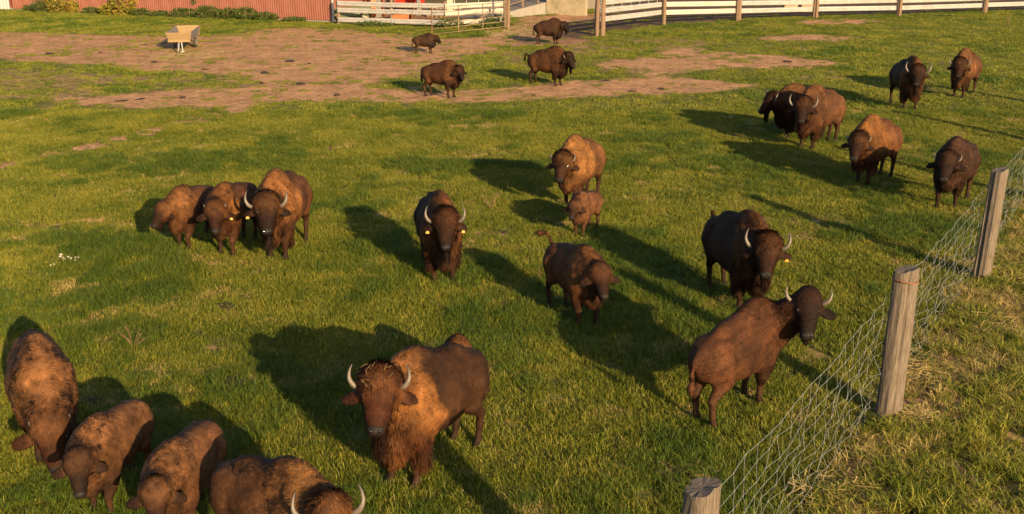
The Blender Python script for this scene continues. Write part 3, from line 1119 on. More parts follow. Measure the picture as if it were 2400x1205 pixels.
def herd():
    B = bison
    darkb = dict(back=(.060, .032, .019), cape=(.085, .044, .024), head=(.045, .021, .012), mopc=(.045, .02, .011))
    B('large bison with straw on its brow and wide curved horns, nearest the middle', (952, 1132), -43, -8, 1.6, ADULT, 0, straw=True,
      neck_pitch=40, face_pitch=42, head_size=1.16, mane=1, cape=(.34, .17, .066), cape_edge=.16, mopc=(.15, .05, .02), head=(.11, .042, .019), back=(.072, .036, .019), neck_yaw=14, stance=(.02, .10, -.02, .05), horn_size=.84)
    c = G(1086, 800, .98)
    B('young bison mostly hidden behind the big straw-browed bison', None, 165, 172, 1.0, YOUNG, 1, off=c + np.array([-.1, .25]), neck_pitch=-25, face_pitch=65)
    B('bison by the wire fence seen from behind, looking back over its shoulder', (1762, 936), 148, 2, 1.50, YOUNG, 0, neck_yaw=-72, neck_pitch=36, face_pitch=42, neck_len=.80, neck_r=.25,
      head=(.04, .019, .012), mopc=(.045, .02, .012), horn='mid', horn_size=1.25, hump=.85, mane=.3, head_size=1.16, back=(.125, .058, .030), cape=(.125, .056, .028), cape_edge=.1, spine=.2, stance=(.06, -.05, .02, -.04), ear=1.1)
    B('dark bison with raised tail and curved horns behind the one at the fence', (1754, 730), 30, 0, 1.64, ADULT, 0, tail='kink', back=(.062, .031, .017), cape=(.14, .07, .03), cape_edge=.28, neck_pitch=18,
      neck_yaw=-10, mopc=(.10, .04, .016), tag_ears=(1,), stance=(0, 0, -.06, .06))
    B('young bison holding its tail up, in the middle of the pasture', (1376, 768), 30, 15, 1.4, YOUNG, 0, tail='up', horn='spike', horn_size=.8, neck_pitch=14, back=(.14, .068, .034), face_pitch=46)
    B('dark maned bison facing the camera with two yellow ear tags', (1040, 662), 10, 0, 1.60, ADULT, 0, tag_ears=(-1, 1), back=(.055, .029, .017), cape=(.21, .10, .042), cape_edge=.1, neck_pitch=22, mane=1, tail='kink', head=(.055, .026, .015), face_pitch=54)
    B('golden-backed bison walking behind the small calf', (1337, 488), -26, -12, 1.58, ADULT, 1, horn='mid', cape=(.38, .205, .082), back=(.21, .11, .05), mane=.45, fat=1.15, head=(.085, .040, .022), cape_edge=-.15, mopc=(.055, .028, .016), stance=(.12, -.08, .05, -.05))
    B('smallest calf, rust brown, in front of the golden-backed bison', (1357, 555), -24, -15, 1, CALF, 1, back=(.21, .108, .06), cape=(.22, .115, .066), head=(.11, .058, .034), leg=(.12, .065, .04))
    B('young bison with head turned aside, leftmost of the three in a row', (432, 585), -36, -52, 1.32, YOUNG, 1, neck_pitch=2, back=(.15, .075, .040), cape=(.25, .13, .06))
    B('young bison with one yellow ear tag, between two others', (532, 600), -27, -4, 1.48, YOUNG, 1, tag_ears=(1,), head_size=1.08, head=(.085, .033, .016), cape=(.27, .135, .055), mane=.4, horn_size=1.15, neck_pitch=4)
    B('broad bison with a big dark head, rightmost of the three in a row', (652, 606), -22, -4, 1.66, ADULT, 1, tag_ears=(-1,), head_size=1.18, mopc=(.032, .017, .011), head=(.05, .024, .014), neck_pitch=6, cape=(.34, .17, .068), back=(.15, .072, .036), cape_edge=-.05, fat=1.1, mane=1, horn_size=.95)
    B('dark bison in profile facing left, behind a pale one', (1842, 326), -62, -62, 1.56, ADULT, 1, back=(.07, .036, .02), cape=(.13, .068, .032))
    B('pale brown bison with wide horns, overlapping the dark profile one', (1890, 349), -33, -3, 1.72, ADULT, 1, back=(.17, .087, .047), cape=(.21, .108, .055), mopc=(.085, .036, .016), mane=.9, horn_size=1.05, stance=(0, .04, .10, -.10))
    B('reddish tan bison with a low head, left of the fence-side dark one', (2020, 433), -27, -10, 1.64, ADULT, 1, horn='mid', cape=(.34, .168, .06), back=(.19, .09, .04), mopc=(.065, .03, .017), neck_pitch=2, fat=1.12, cape_edge=-.1)
    B('dark brown bison walking along the wire fence', (2215, 490), -14, -4, 1.62, ADULT, 1, horn='mid', mane=.3, mop=.5, ear=1.15, hump=.8, stance=(-.10, .12, .06, -.06), **darkb)
    B('shaggy bison with broad pale horns near the far right', (2131, 257), 22, 0, 1.7, ADULT, 1, horn_size=1.15, back=(.055, .03, .018), cape=(.22, .11, .05), cape_edge=.12, mane=1, neck_pitch=16)
    B('bison farthest to the right, with an upright hump', (2245, 228), -17, 0, 1.66, ADULT, 1, cape=(.25, .13, .055), back=(.14, .07, .034), neck_pitch=6, horn_size=.95)
    B('brown bison standing on bare earth, head turned to the camera', (1058, 229), 60, 26, 1.34, YOUNG, 1, horn='spike', hump=.75, back=(.105, .052, .027), cape=(.125, .062, .03), head=(.04, .02, .013), mane=.5, mop=.8, horn_size=1.1)
    B('bison with a curled tail and pale horns, on the grass by bare earth', (1308, 201), 66, 36, 1.44, ADULT, 1, tail='kink', back=(.125, .063, .032), cape=(.14, .07, .034), head=(.05, .024, .014), mane=.7, horn='mid', horn_size=1.1)
    B('small dark-headed bison in profile near the tube gate', (1010, 125), 84, 66, .94, YOUNG, 2, back=(.075, .042, .025), cape=(.075, .04, .024), head=(.018, .012, .009), hump=.7, mop=.6)
    B('dark bison in the gateway by the end of the rail fence', (1303, 104), 80, 56, 1.24, ADULT, 2, back=(.075, .04, .024), cape=(.085, .045, .026), head=(.022, .014, .01), mane=.6, horn='mid')
    B('large bison grazing with its head down, at the left edge', (130, 1084), 2, 0, 1.56, ADULT, 0, neck_pitch=-34, face_pitch=58, neck_len=.62, horn='spike', mane=.3, mop=.35, back=(.22, .115, .06), cape=(.27, .145, .073), head=(.10, .043, .021), mopc=(.11, .045, .02), fat=1.18, spine=.6, ear=1.2, head_size=1.12, stance=(.04, -.12, -.05, .05))
    B('young bison with tiny horns looking down, second from the left edge', (240, 1206), -34, -8, 1.2, YOUNG, 0, horn='bud', neck_pitch=10, face_pitch=52, back=(.25, .135, .072), cape=(.27, .145, .076), head=(.075, .04, .026), neck_len=.5, horn_size=1.5, mopc=(.05, .026, .016))
    B('young bison with its rump in shade, next to the one cut off below', (415, 1282), -28, -8, 1.24, YOUNG, 0, horn='bud', neck_pitch=10, face_pitch=54, back=(.24, .128, .07), cape=(.26, .14, .074), head=(.085, .042, .025), neck_len=.5, mopc=(.05, .026, .016), mop=.5, horn_size=1.5)
    c = G(668, 1132, 1.38)
    B('horned bison cut off by the bottom edge, tan patch on its hump', None, 42, 0, 1.42, ADULT, 0, off=c + np.array([.14, .17]), neck_pitch=22, neck_yaw=-22, back=(.125, .064, .034), cape=(.30, .165, .07), cape_edge=.22, mopc=(.10, .04, .017), horn_size=1.05, head_size=1.12)


# ------------------------------------------------------------------ the red barn
barn = empty('barn', (barn_a[0], barn_a[1], 0))
bd = (barn_b - barn_a) / np.hypot(*(barn_b - barn_a))          # along the wall, to the left
bn = np.array([bd[1], -bd[0]])
if bn[1] > 0: bn = -bn                                            # out of the wall, to the pasture
brz = math.atan2(bd[1], bd[0])
barn.rotation_euler = (0, 0, brz)
tag(barn, 'long barn clad in red corrugated metal sheets at the far left', 'barn')
yo = 1 if (np.array([-math.sin(brz), math.cos(brz)]) @ bn) > 0 else -1   # local y of the outside
PW, RIBS = 1.099, 7


def sheet(h, wd=PW, ribs=RIBS, dep=.04):
    mb = MB()
    xs_, ys_ = [], []
    pt = wd / ribs
    for k in range(ribs):
        for fx, fy in ((0, 0), (.28, 0), (.40, 1), (.82, 1), (.94, 0)):
            xs_.append((k + fx) * pt)
            ys_.append(fy * dep * yo)
    xs_.append(wd + .012)
    ys_.append(.006 * yo)
    n = len(xs_)
    vs = [(x, y, 0) for x, y in zip(xs_, ys_)] + [(x, y, h) for x, y in zip(xs_, ys_)]
    mb.add(vs, [(i, i + 1, i + 1 + n, i + n) for i in range(n - 1)])
    return mb.mesh('wall_panel')


red_sheet = sheet(4.2)
red_sheet.materials.append(M['red_metal'])
white_sheet = sheet(4.2, ribs=4)
white_sheet.materials.append(M['white_paint'])
wl = float(np.hypot(*(G(30, 23) - barn_a)))
npan = int(wl / PW)
for k in range(npan):
    link('wall_panel', red_sheet, None, barn, loc=(k * PW, random.uniform(.0, .012) * yo, .10))
tag(link('wall_panel', white_sheet, None, barn, loc=(npan * PW + .25, .02 * yo, .02)), 'white door panel')
for k in range(1, 8):
    tag(link('wall_panel', white_sheet, None, barn, loc=(npan * PW + .25 + k * (PW + .02), .02 * yo, .02)), 'white door panel')
BL = npan * PW + 9.5
MB().box((BL / 2, -.2 * yo, .06), (BL, .30, .13)).build('plinth', M['pale_concrete'], barn)
MB().box((BL / 2, -6.2 * yo, 2.1), (BL - .2, 11.8, 4.0)).build('inner_wall', M['red_metal'], barn)
rf = MB()
for sy, sl in ((0, 1), (1, -1)):
    y0, y1 = (.45 * yo, -6.2 * yo) if sy == 0 else (-6.2 * yo, -12.8 * yo)
    z0, z1 = (4.25, 6.2) if sy == 0 else (6.2, 4.25)
    rf.add([(-.4, y0, z0), (BL + .4, y0, z0), (BL + .4, y1, z1), (-.4, y1, z1), (-.4, y0, z0 + .08), (BL + .4, y0, z0 + .08), (BL + .4, y1, z1 + .08), (-.4, y1, z1 + .08)],
           [(0, 1, 2, 3), (7, 6, 5, 4), (0, 4, 5, 1), (1, 5, 6, 2), (2, 6, 7, 3), (3, 7, 4, 0)])
rf.build('roof', M['roof_sheet'], barn)
MB().add([(0, 0, 4.15), (0, -12.4 * yo, 4.15), (0, -6.2 * yo, 6.2)], [(0, 1, 2)]).build('gable', M['red_metal'], barn)
MB().tube([(-.10, .10 * yo, .02), (-.10, .10 * yo, 4.3)], .055, 10).tube([(-.10, .10 * yo, .02), (-.10, .10 * yo, .55)], .075, 10).build('downpipe', M['white_paint'], barn, True)
MB().box((-.02, .02 * yo, 2.15), (.10, .10, 4.1)).build('corner_trim', M['red_metal'], barn)


# ------------------------------------------------------------------ plants against the barn and fences
def leafy(name, label, cat, xy, r, h, n, leaf, mat, seed, group=None, stems=4, z0=0):
    rr = np.random.default_rng(seed)
    root = empty(name, (xy[0], xy[1], z0))
    u = rr.normal(0, 1, (n, 3))
    u /= np.linalg.norm(u, axis=1, keepdims=True)
    d = rr.uniform(.35, 1, n) ** .6
    lob = .72 + .55 * fbm(u * 1.8 + seed, 3, seed)
    P = u * (d * lob)[:, None] * np.array([r, r * .7, h * .5])
    P[:, 2] = np.abs(P[:, 2] + h * .42) + .02
    a = rr.normal(0, 1, (n, 3)); a /= np.linalg.norm(a, axis=1, keepdims=True)
    b_ = np.cross(a, rr.normal(0, 1, (n, 3))); b_ /= np.linalg.norm(b_, axis=1, keepdims=True)
    s_ = (leaf * rr.uniform(.6, 1.3, n))[:, None]
    nrm = np.cross(a, b_)
    V_ = np.stack([P - a * s_, P - b_ * s_ * .5 + nrm * s_ * .15, P + a * s_, P + b_ * s_ * .5 + nrm * s_ * .15], 1).reshape(-1, 3)
    V_[:, 2] = np.maximum(V_[:, 2], .0)
    F_ = np.arange(n * 4).reshape(-1, 4)
    me = np_mesh('foliage', V_, F_, False)
    set_float(me, 'tone', np.repeat(rr.uniform(0, 1, n), 4))
    tag(link('foliage', me, M[mat], root), kind='stuff')
    sb = MB()
    for k in range(stems):
        q = rr.uniform(-1, 1, 2) * r * .6
        sb.tube([(q[0] * .3, q[1] * .3, 0), (q[0] * .7, q[1] * .7, h * .45), (q[0], q[1], h * .8)], [.02, .014, .006], 5)
    sb.build('stem', M['dry_stem'], root)
    tag(root, label, cat, group)
    return root


def off_wall(px, out=.45):
    """a spot at the barn wall under photograph column px"""
    best, p_ = 1e9, None
    for t in np.linspace(0, BL, 400):
        q = barn_a + bd * t + bn * out
        zc = q[1] * math.cos(PITCH) + CAMH * math.sin(PITCH)
        x = 1200 + FPX * q[0] / zc
        if abs(x - px) < best: best, p_ = abs(x - px), q
    return p_


BUSH = [(70, .5, .45, 350, 'weed', 'low weed clump beside the white door of the barn'), (105, 1.0, .9, 900, 'weed', 'green bramble at the barn wall, left of the yellow vine'),
        (140, .9, 1.5, 800, 'autumn', 'yellowing vine climbing the barn wall near the white door'), (172, .5, .9, 350, 'autumn', 'small russet vine right of the yellow vine on the barn'),
        (215, .7, .45, 400, 'weed', 'low nettles at the barn foot between the two vines'), (262, .8, .8, 600, 'autumn', 'half yellow shrub leaning on the barn wall'),
        (292, 1.0, 1.7, 1100, 'autumn', 'tallest yellow bush growing up the barn wall'), (330, .7, .5, 400, 'weed', 'weeds just right of the tallest yellow bush'),
        (372, .7, .4, 400, 'weed', 'low weeds at the middle of the barn wall'), (432, .9, .65, 700, 'weed', 'dark green nettle clump behind the wooden feed cart'),
        (487, .9, .85, 800, 'weed', 'rounded green shrub at the barn wall right of the feed cart'), (540, .9, .75, 800, 'weed', 'broad green weeds along the right part of the barn'),
        (575, .9, .8, 800, 'weed', 'tallest of the green weeds near the barn corner'), (622, .9, .55, 650, 'weed', 'low leafy clump nearest the barn corner'),
        (690, .8, .30, 400, 'weed', 'sparse low weeds under the barn corner')]
for k, (px, r_, h_, n_, m_, lb) in enumerate(BUSH):
    leafy('shrub' if m_ == 'autumn' else 'weed_clump', lb, 'shrub' if m_ == 'autumn' else 'weed', off_wall(px), r_, h_, n_, .085 if m_ == 'autumn' else .07, m_, 900 + k, 'plants along the barn wall')
wp = off_wall(457, .12)
leafy('ivy_sprig', 'small ivy sprig hanging on the red wall above the cart', 'ivy', wp, .18, .5, 90, .05, 'weed', 77, z0=.75, stems=1)
for px, py, r_, h_, lb in ((1052, 64, .9, .55, 'weed clump at the bend of the white rail fence'), (1170, 62, .9, .75, 'weed clump beside the gate post'), (1145, 66, .8, .4, 'low weeds under the tube gate'),
                           (1262, 32, .45, .45, 'small dock plant at the foot of the yellowed concrete wall'), (1290, 30, .5, .5, 'leafy dock plant touching the yellowed concrete wall'), (880, 61, 1.2, .3, 'low grass tussock under the white rails')):
    leafy('weed_clump', lb, 'weed', G(px, py), r_, h_, 500, .075, 'weed', int(px), None, 3)


# ------------------------------------------------------------------ crash barrier rail fences
def beam(name, a, b, z0, z1, out, mat, parent, hgt=.27, dep=.075):
    """one corrugated beam from a to b, seen side along out"""
    prof = [(-.5, .15), (-.42, .2), (-.34, 1), (-.16, 1), (-.05, .1), (.05, .1), (.16, 1), (.34, 1), (.42, .2), (.5, .15)]
    mb = MB()
    n = len(prof)
    vs = []
    for p_, z_ in ((a, z0), (b, z1)):
        for v, d in prof:
            vs.append((p_[0] + out[0] * d * dep, p_[1] + out[1] * d * dep, z_ + v * hgt))
    for p_, z_ in ((a, z0), (b, z1)):
        for v, d in prof:
            vs.append((p_[0] + out[0] * (d * dep - .012), p_[1] + out[1] * (d * dep - .012), z_ + v * hgt))
    fs = []
    for i in range(n - 1):
        fs.append((i, i + 1, n + i + 1, n + i))
        fs.append((2 * n + i, 3 * n + i, 3 * n + i + 1, 2 * n + i + 1))
    fs += [(0, n, 3 * n, 2 * n), (n - 1, 3 * n - 1, 4 * n - 1, 2 * n - 1)]
    mb.add(vs, fs)
    return mb.build(name, mat, parent)


def wood_post(name, xy, hgt, r, mat, parent, seed, lean=(0, 0), sides=12, rows=9, groove=.12, slant=.04, base=-.1, sq=.25):
    rr = random.Random(seed)
    ph = [rr.uniform(-1, 1) for _ in range(sides)]
    w2, w3, ck = rr.uniform(0, 6.28), rr.uniform(0, 6.28), rr.randrange(sides)
    vs, fs = [], []
    for i in range(rows):
        t = i / (rows - 1)
        z = base + (hgt - base) * t
        for k in range(sides):
            a = 2 * math.pi * k / sides + seed
            q = r * (1 + groove * .35 * ph[k] + .10 * math.sin(2 * a + w2) + .06 * math.sin(3 * a + w3 + z * .6) + .02 * math.sin(z * 5 + ph[k] * 9) + sq * .22 * math.cos(4 * a) - (.16 if k == ck else 0))
            q *= 1 - .06 * t - (.05 if i == rows - 1 else 0)
            zz_ = z + (slant * math.cos(a) + .006 * rr.uniform(-1, 1)) * (i >= rows - 2) + (0 if i < rows - 1 else .0)
            vs.append((xy[0] + q * math.cos(a) + lean[0] * z, xy[1] + q * math.sin(a) + lean[1] * z, zz_))
    for i in range(rows - 1):
        for k in range(sides):
            fs.append((i * sides + k, i * sides + (k + 1) % sides, (i + 1) * sides + (k + 1) % sides, (i + 1) * sides + k))
    c = len(vs)
    vs.append((xy[0] + lean[0] * hgt, xy[1] + lean[1] * hgt, hgt - .012))
    for k in range(sides): fs.append(((rows - 1) * sides + k, (rows - 1) * sides + (k + 1) % sides, c))
    mb = MB().add(vs, fs)
    return mb.build(name, mat, parent)


def unit(v): return np.array(v) / np.hypot(*v)


rf_ = empty('rail_fence', (0, 0, 0))
tag(rf_, 'fence of white crash barrier beams on brown wooden posts, at the upper right', 'fence')
RP = [G(*q) for q in ((1398, 85), (1555, 60), (1730, 50), (1911, 42), (2107, 38), (2308, 30), (2520, 24))]
RZ = [.82, .74, .60, .50, .48, .48, .48]
for i, q in enumerate(RP):
    wood_post('post', q, 2.05 if i == 0 else 1.85, .15 if i else .125, M['brown_wood'], rf_, 40 + i, (random.uniform(-.015, .015), 0), 10, 6)
wood_post('post', RP[0] + np.array([.33, .05]), 2.0, .11, M['brown_wood'], rf_, 52, (.004, 0), 10, 6)
for i in range(len(RP) - 1):
    a, b_ = RP[i], RP[i + 1]
    d = unit(b_ - a)
    o_ = np.array([d[1], -d[0]])
    for k in range(3):
        st_ = -o_ * (.17 + .10 * ((i + k) % 2) * 0)
        beam('rail', a + st_ + d * (.02 if i else .25), b_ + st_ - d * .02, RZ[i] + .45 * k + random.uniform(-.02, .02), RZ[i + 1] + .45 * k + random.uniform(-.03, .03), o_, M['cream_rail'] if (i == 1 and k < 2) else M['white_rail'], rf_)

lf_ = empty('rail_fence', (0, 0, 0))
tag(lf_, 'bent run of white crash barrier rails between the barn and the gate', 'fence')
LP = [G(793, 57), G(918, 61), G(1043, 65), G(1183, 57)]
for i, q in enumerate(LP):
    wood_post('post', q + np.array([0, .18]), 1.45, .10, M['brown_wood'], lf_, 70 + i, (0, 0), 10, 5)
for i in range(3):
    a, b_ = LP[i], LP[i + 1]
    d = unit(b_ - a)
    o_ = np.array([d[1], -d[0]])
    for k, z_ in enumerate((.27, .80, 1.20)):
        beam('rail', a + d * .01, b_ - d * .01, z_ + random.uniform(-.02, .02), z_ + random.uniform(-.02, .02), o_, M['cream_rail'] if i == 2 else M['white_rail'], lf_)

# the tube gate and its posts
ga, gb = G(1190, 68), G(1012, 85)
gt = empty('tube_gate', (0, 0, 0))
tag(gt, 'rusty yellow tube gate standing open before the white rails', 'gate')
zs = (.10, .38, .66, .94, 1.20, 1.45)
d = unit(gb - ga)
for z_ in zs:
    MB().tube([(*(ga + d * .12), z_ + .05), (*(gb - d * .02), z_)], .019, 8).build('bar', M['gate_paint'], gt, True)
L_ = float(np.hypot(*(gb - ga)))
for f_ in (.12 / L_ + .004, .34, .66, .996):
    q = ga + (gb - ga) * f_
    MB().tube([(*q, .05 + .05 * (1 - f_)), (*q, 1.50)], .024, 8).build('upright', M['gate_paint'] if f_ < .9 else M['rust'], gt, True)
q1, q2 = ga + d * .15, ga + (gb - ga) * .66
MB().tube([(q1[0], q1[1] - .04, 1.45), (q2[0], q2[1] - .04, .15)], .018, 8).build('brace', M['gate_paint'], gt, True)
tag(wood_post('gate_post', ga + np.array([.02, .0]), 1.75, .085, M['brown_wood'], None, 81, (.01, 0), 10, 6), 'weathered wooden post that the tube gate hangs on', 'post')
tag(wood_post('gate_post', G(1183, 64), 1.85, .085, M['old_wood'], None, 82, (-.01, 0), 10, 6), 'paler wooden post at the end of the white rails', 'post')

# ------------------------------------------------------------------ yard behind: ramp, wall, machinery
c0, c1 = G(1283, 33), G(1374, 37)
cw = empty('concrete_wall', (0, 0, 0))
tag(cw, 'yellow stained concrete wall end beside the gateway', 'wall')
d = unit(c1 - c0)
o_ = np.array([-d[1], d[0]])
mid = (c0 + c1) / 2
wlen = float(np.hypot(*(c1 - c0)))
MB().box((mid[0], mid[1], 1.2), (wlen, .35, 2.5), math.atan2(d[1], d[0])).build('slab', M['concrete'], cw)
MB().box((mid[0], mid[1], 2.5), (wlen + .05, .42, .10), math.atan2(d[1], d[0])).build('coping', M['pale_concrete'], cw)
k0 = G(1192, 42)
d2 = unit(c0 - k0)
rp = empty('ramp', (0, 0, 0))
tag(rp, 'grey paved ramp with a low concrete kerb rising behind the gate', 'ramp')
kl = float(np.hypot(*(c0 - k0)))
n2_ = np.array([-d2[1], d2[0]])
vs = []
for p_, z_ in ((k0 - d2 * 2, .05), (c0 + d2 * 6, 1.5)):
    for w_ in (.2, 4.2):
        q = p_ + n2_ * w_
        vs += [(q[0], q[1], 0 - .1), (q[0], q[1], z_)]
MB().add(vs, [(1, 3, 7, 5), (0, 1, 5, 4), (2, 6, 7, 3), (0, 2, 3, 1), (4, 5, 7, 6)]).build('roadway', M['paving'], rp)
vs = []
for p_, z_ in ((k0 - d2 * 1, .25), (c0 - d2 * .2, .75)):
    for w_ in (-.05, .18):
        q = p_ + n2_ * w_
        vs += [(q[0], q[1], -.1), (q[0], q[1], z_)]
MB().add(vs, [(1, 3, 7, 5), (0, 1, 5, 4), (2, 6, 7, 3), (0, 2, 3, 1), (4, 5, 7, 6)]).build('kerb', M['pale_concrete'], rp)
hr = empty('handrail', (0, 0, 0))
tag(hr, 'wooden handrail along the far side of the ramp', 'railing')
for f_ in (.1, .5, .9):
    q = k0 + d2 * (kl * f_) + n2_ * .5
    MB().box((q[0], q[1], .75 + f_ * .3), (.10, .10, 1.6)).build('post', M['brown_wood'], hr)
for z_ in (.62, 1.15):
    a = k0 + n2_ * .5
    b_ = c0 + n2_ * .5
    MB().tube([(*a, z_), (*b_, z_ + .6)], .035, 6).build('rail', M['brown_wood'], hr)


def bucket(label, xy, rz, w_, mat, sc=1.0, z0=0):
    root = empty('loader_bucket', (xy[0], xy[1], z0), rz)
    prof = [(-.10, .62), (.22, .66), (.34, .42), (.30, .16), (.08, .02), (-.45, .0)]
    t = .03
    vs = []
    for x in (-w_ / 2, w_ / 2):
        for y, z in prof: vs.append((x, y * sc, z * sc))
        for y, z in prof: vs.append((x, (y - t) * sc, (z + t) * sc))
    n = len(prof)
    fs = []
    for i in range(n - 1):
        fs += [(i, i + 1, 2 * n + i + 1, 2 * n + i), (n + i, 3 * n + i, 3 * n + i + 1, n + i + 1)]
    MB().add(vs, fs).build('shell', mat, root)
    for x in (-w_ / 2, w_ / 2):
        MB().add([(x + s_ * .012, y * sc, z * sc) for s_ in (-1, 1) for y, z in prof], [tuple(range(n)), tuple(range(2 * n - 1, n - 1, -1))] + [(i, i + n, (i + 1) % n + n, (i + 1) % n) for i in range(n)]).build('side_plate', mat, root)
    for x in (-w_ * .28, w_ * .28):
        MB().tube([(x, .3 * sc, .35 * sc), (x, .9 * sc, .75 * sc), (x, 1.5 * sc, .5 * sc)], .05 * sc, 6).build('arm', mat, root)
    tag(root, label, 'machine part')
    return root


bucket('orange loader bucket standing behind the white rails', G(876, 36), .3, 1.1, M['orange_paint'], 2.1)
bucket('red loader bucket on the pallet stack behind the white rails', G(962, 33), -.5, 1.5, M['red_paint'], 1.7, .438)
bucket('low orange bucket seen between the lower white rails', G(940, 50), .1, 1.3, M['orange_paint'], .8)
gtk = empty('green_tank', (*G(825, 48), 0), .25)
mb = MB()
mb.tube([(-1.2, 0, .42), (-1.1, 0, .42), (1.1, 0, .42), (1.2, 0, .42)], [.30, .40, .40, .30], 16)
mb.build('tank', M['green_paint'], gtk, True)
for x in (-.8, .8): MB().box((x, 0, .06), (.12, .7, .14)).build('cradle', M['rust'], gtk)
tag(gtk, 'pale green tank lying behind the left end of the white rails', 'tank')
wh = empty('spare_wheel', (*G(857, 52), 0), .2)
ring = [(.30 * math.cos(t), 0, .30 + .30 * math.sin(t)) for t in [2 * math.pi * k / 20 for k in range(21)]]
MB().tube(ring, .07, 8, False).build('tyre', M['rubber'], wh, True)
MB().tube([(0, -.06, .30), (0, .06, .30)], .19, 14).build('rim', M['cream_paint'], wh, True)
tag(wh, 'small wheel with a cream rim behind the white rails', 'wheel')


def pallet(label, xy, rz, z0=0, n=7):
    root = empty('pallet', (xy[0], xy[1], z0), rz)
    for k in range(n): MB().box((-.6 + 1.2 * k / (n - 1), 0, .132), (.11, .8, .022)).build('slat', M['new_wood'], root)
    for y in (-.34, 0, .34):
        MB().box((0, y, .11), (1.22, .09, .02)).build('stringer', M['new_wood'], root)
        for x in (-.55, 0, .55): MB().box((x, y, .05), (.13, .10, .098)).build('block', M['new_wood'], root)
    tag(root, label, 'pallet', 'pallets in the yard')
    return root


pallet('wooden pallet lying nearest the bend of the white rails', G(1005, 53), .1)
pallet('wooden pallet under the red loader bucket, lowest of the stack', G(962, 33), -.3)
pallet('wooden pallet second from the ground under the red bucket', G(962, 33), -.26, .146)
pallet('wooden pallet on top of the stack, carrying the red bucket', G(962, 33), -.33, .292)
pallet('wooden pallet behind the lower rails near the orange bucket', G(918, 46), .2)
for px, py, h_, w_, lb in ((888, 40, 2.6, .30, 'grey steel upright behind the orange bucket'), (982, 36, 2.6, .22, 'grey steel upright right of the red bucket'), (1055, 34, 2.6, .38, 'broad pale concrete upright behind the bend of the rails')):
    q = G(px, py)
    root = empty('upright', (*q, 0))
    if px < 1050:
        MB().box((0, -w_ * .4, h_ / 2), (w_, .02, h_)).box((0, w_ * .4, h_ / 2), (w_, .02, h_)).box((0, 0, h_ / 2), (.02, w_ * .77, h_)).build('beam', M['grey_wood'], root)
    else:
        MB().box((0, 0, h_ / 2), (w_, .28, h_)).build('column', M['cream_paint'], root)
    MB().box((0, 0, .02), (w_ * 1.4, w_ * 1.4, .04)).build('foot', M['pale_concrete'], root)
    tag(root, lb, 'upright')
lg = 0
for row, cnt in enumerate((5, 4, 3)):
    for k in range(cnt):
        x, y = G(1020, 40)
        a = .2 + random.uniform(-.03, .03)
        ox = (k - (cnt - 1) / 2) * .27
        cx_, cy_ = x + ox, y + .6
        o = MB().tube([(-.02, -.7, 0), (0, 0, .0), (.02, .7, 0)], [.13, .125, .12], 9).build('log', M['brown_wood'], None, True, loc=(cx_, cy_, .125 + row * .225), rot=(0, 0, a))
        tag(o, 'brown log in the pile behind the bend of the white rails', 'log', 'log pile behind the rails')


def hurdle(label, a, b_, bars, h_, mat, ups=9):
    root = empty('hurdle', (0, 0, 0))
    for k in range(bars):
        z_ = .15 + (h_ - .15) * k / (bars - 1)
        MB().tube([(*a, z_), (*b_, z_)], .022, 6).build('bar', mat, root, True)
    for k in range(ups):
        q = a + (b_ - a) * k / (ups - 1)
        MB().tube([(*q, 0), (*q, h_)], .020 if 0 < k < ups - 1 else .04, 6).build('upright', mat, root, True)
    tag(root, label, 'hurdle')


hurdle('galvanised hurdle behind the tube gate', G(1065, 26), G(1180, 30), 5, 1.5, M['galv'], 5)
hurdle('galvanised hurdle just behind the first rails of the right fence', G(1415, 22), G(1560, 14), 4, 1.5, M['galv'], 8)
hurdle('cream barred feeding rack behind the right fence', G(1858, 24), G(1905, 23), 2, 1.4, M['cream_paint'], 10)
for px, py, lb in ((1300 + 590, 27, 'squared pale stone block behind the right fence'), (1850, 27, 'pale stone block left of the feeding rack')):
    q = G(px, py)
    root = MB().box((0, 0, .22), (.9, .5, .44), .1).box((0, 0, .47), (.8, .42, .06), .1).build('stone_block', M['concrete'], None, False, loc=(*q, 0))
    tag(root, lb, 'stone block')

# ------------------------------------------------------------------ the wooden feed cart
fc = empty('feed_cart', (*G(434, 112), 0), math.radians(8))
tag(fc, 'small wooden feed cart with flared ends standing on the bare earth', 'cart')
CL, CW = 1.45, .46
MB().box((0, 0, .52), (2 * CW, 2 * CL, .05)).build('floor', M['grey_wood'], fc)
for s_, nm in ((-1, 'end_board'), (1, 'end_board')):
    for k in range(3):
        z_ = .58 + .13 * k
        MB().box((0, s_ * (CL + .03 + .045 * k), z_), (2 * CW + .08 * k + .05, .03, .125), 0, s_ * -.34).build(nm, M['new_wood'], fc)
    MB().box((0, s_ * (CL + .05), .50), (2 * CW + .1, .07, .09)).build('end_beam', M['new_wood'], fc)
for s_ in (-1, 1):
    for k in range(3):
        z_ = .58 + .13 * k
        MB().box((s_ * (CW + .02 + .035 * k), 0, z_), (.028, 2 * CL - .03, .125), 0, 0, s_ * .22).build('side_board', M['grey_wood'], fc)
    for y in (-CL + .05, CL - .05):
        MB().box((s_ * (CW + .075), y, .70), (.04, .05, .48), 0, 0, s_ * .22).build('stake', M['brown_wood'], fc)
    w_ = empty('wheel', (s_ * (CW + .02), .15, .25))
    w_.parent = fc
    ring = [(0, .21 * math.cos(t), .21 * math.sin(t)) for t in [2 * math.pi * k / 16 for k in range(17)]]
    MB().tube(ring, .055, 8, False).build('tyre', M['rubber'], w_, True)
    MB().tube([(-.04, 0, 0), (.04, 0, 0)], .14, 12).build('rim', M['cream_paint'], w_, True)
MB().tube([(-CW, .15, .25), (CW, .15, .25)], .03, 8).build('axle', M['rust'], fc)
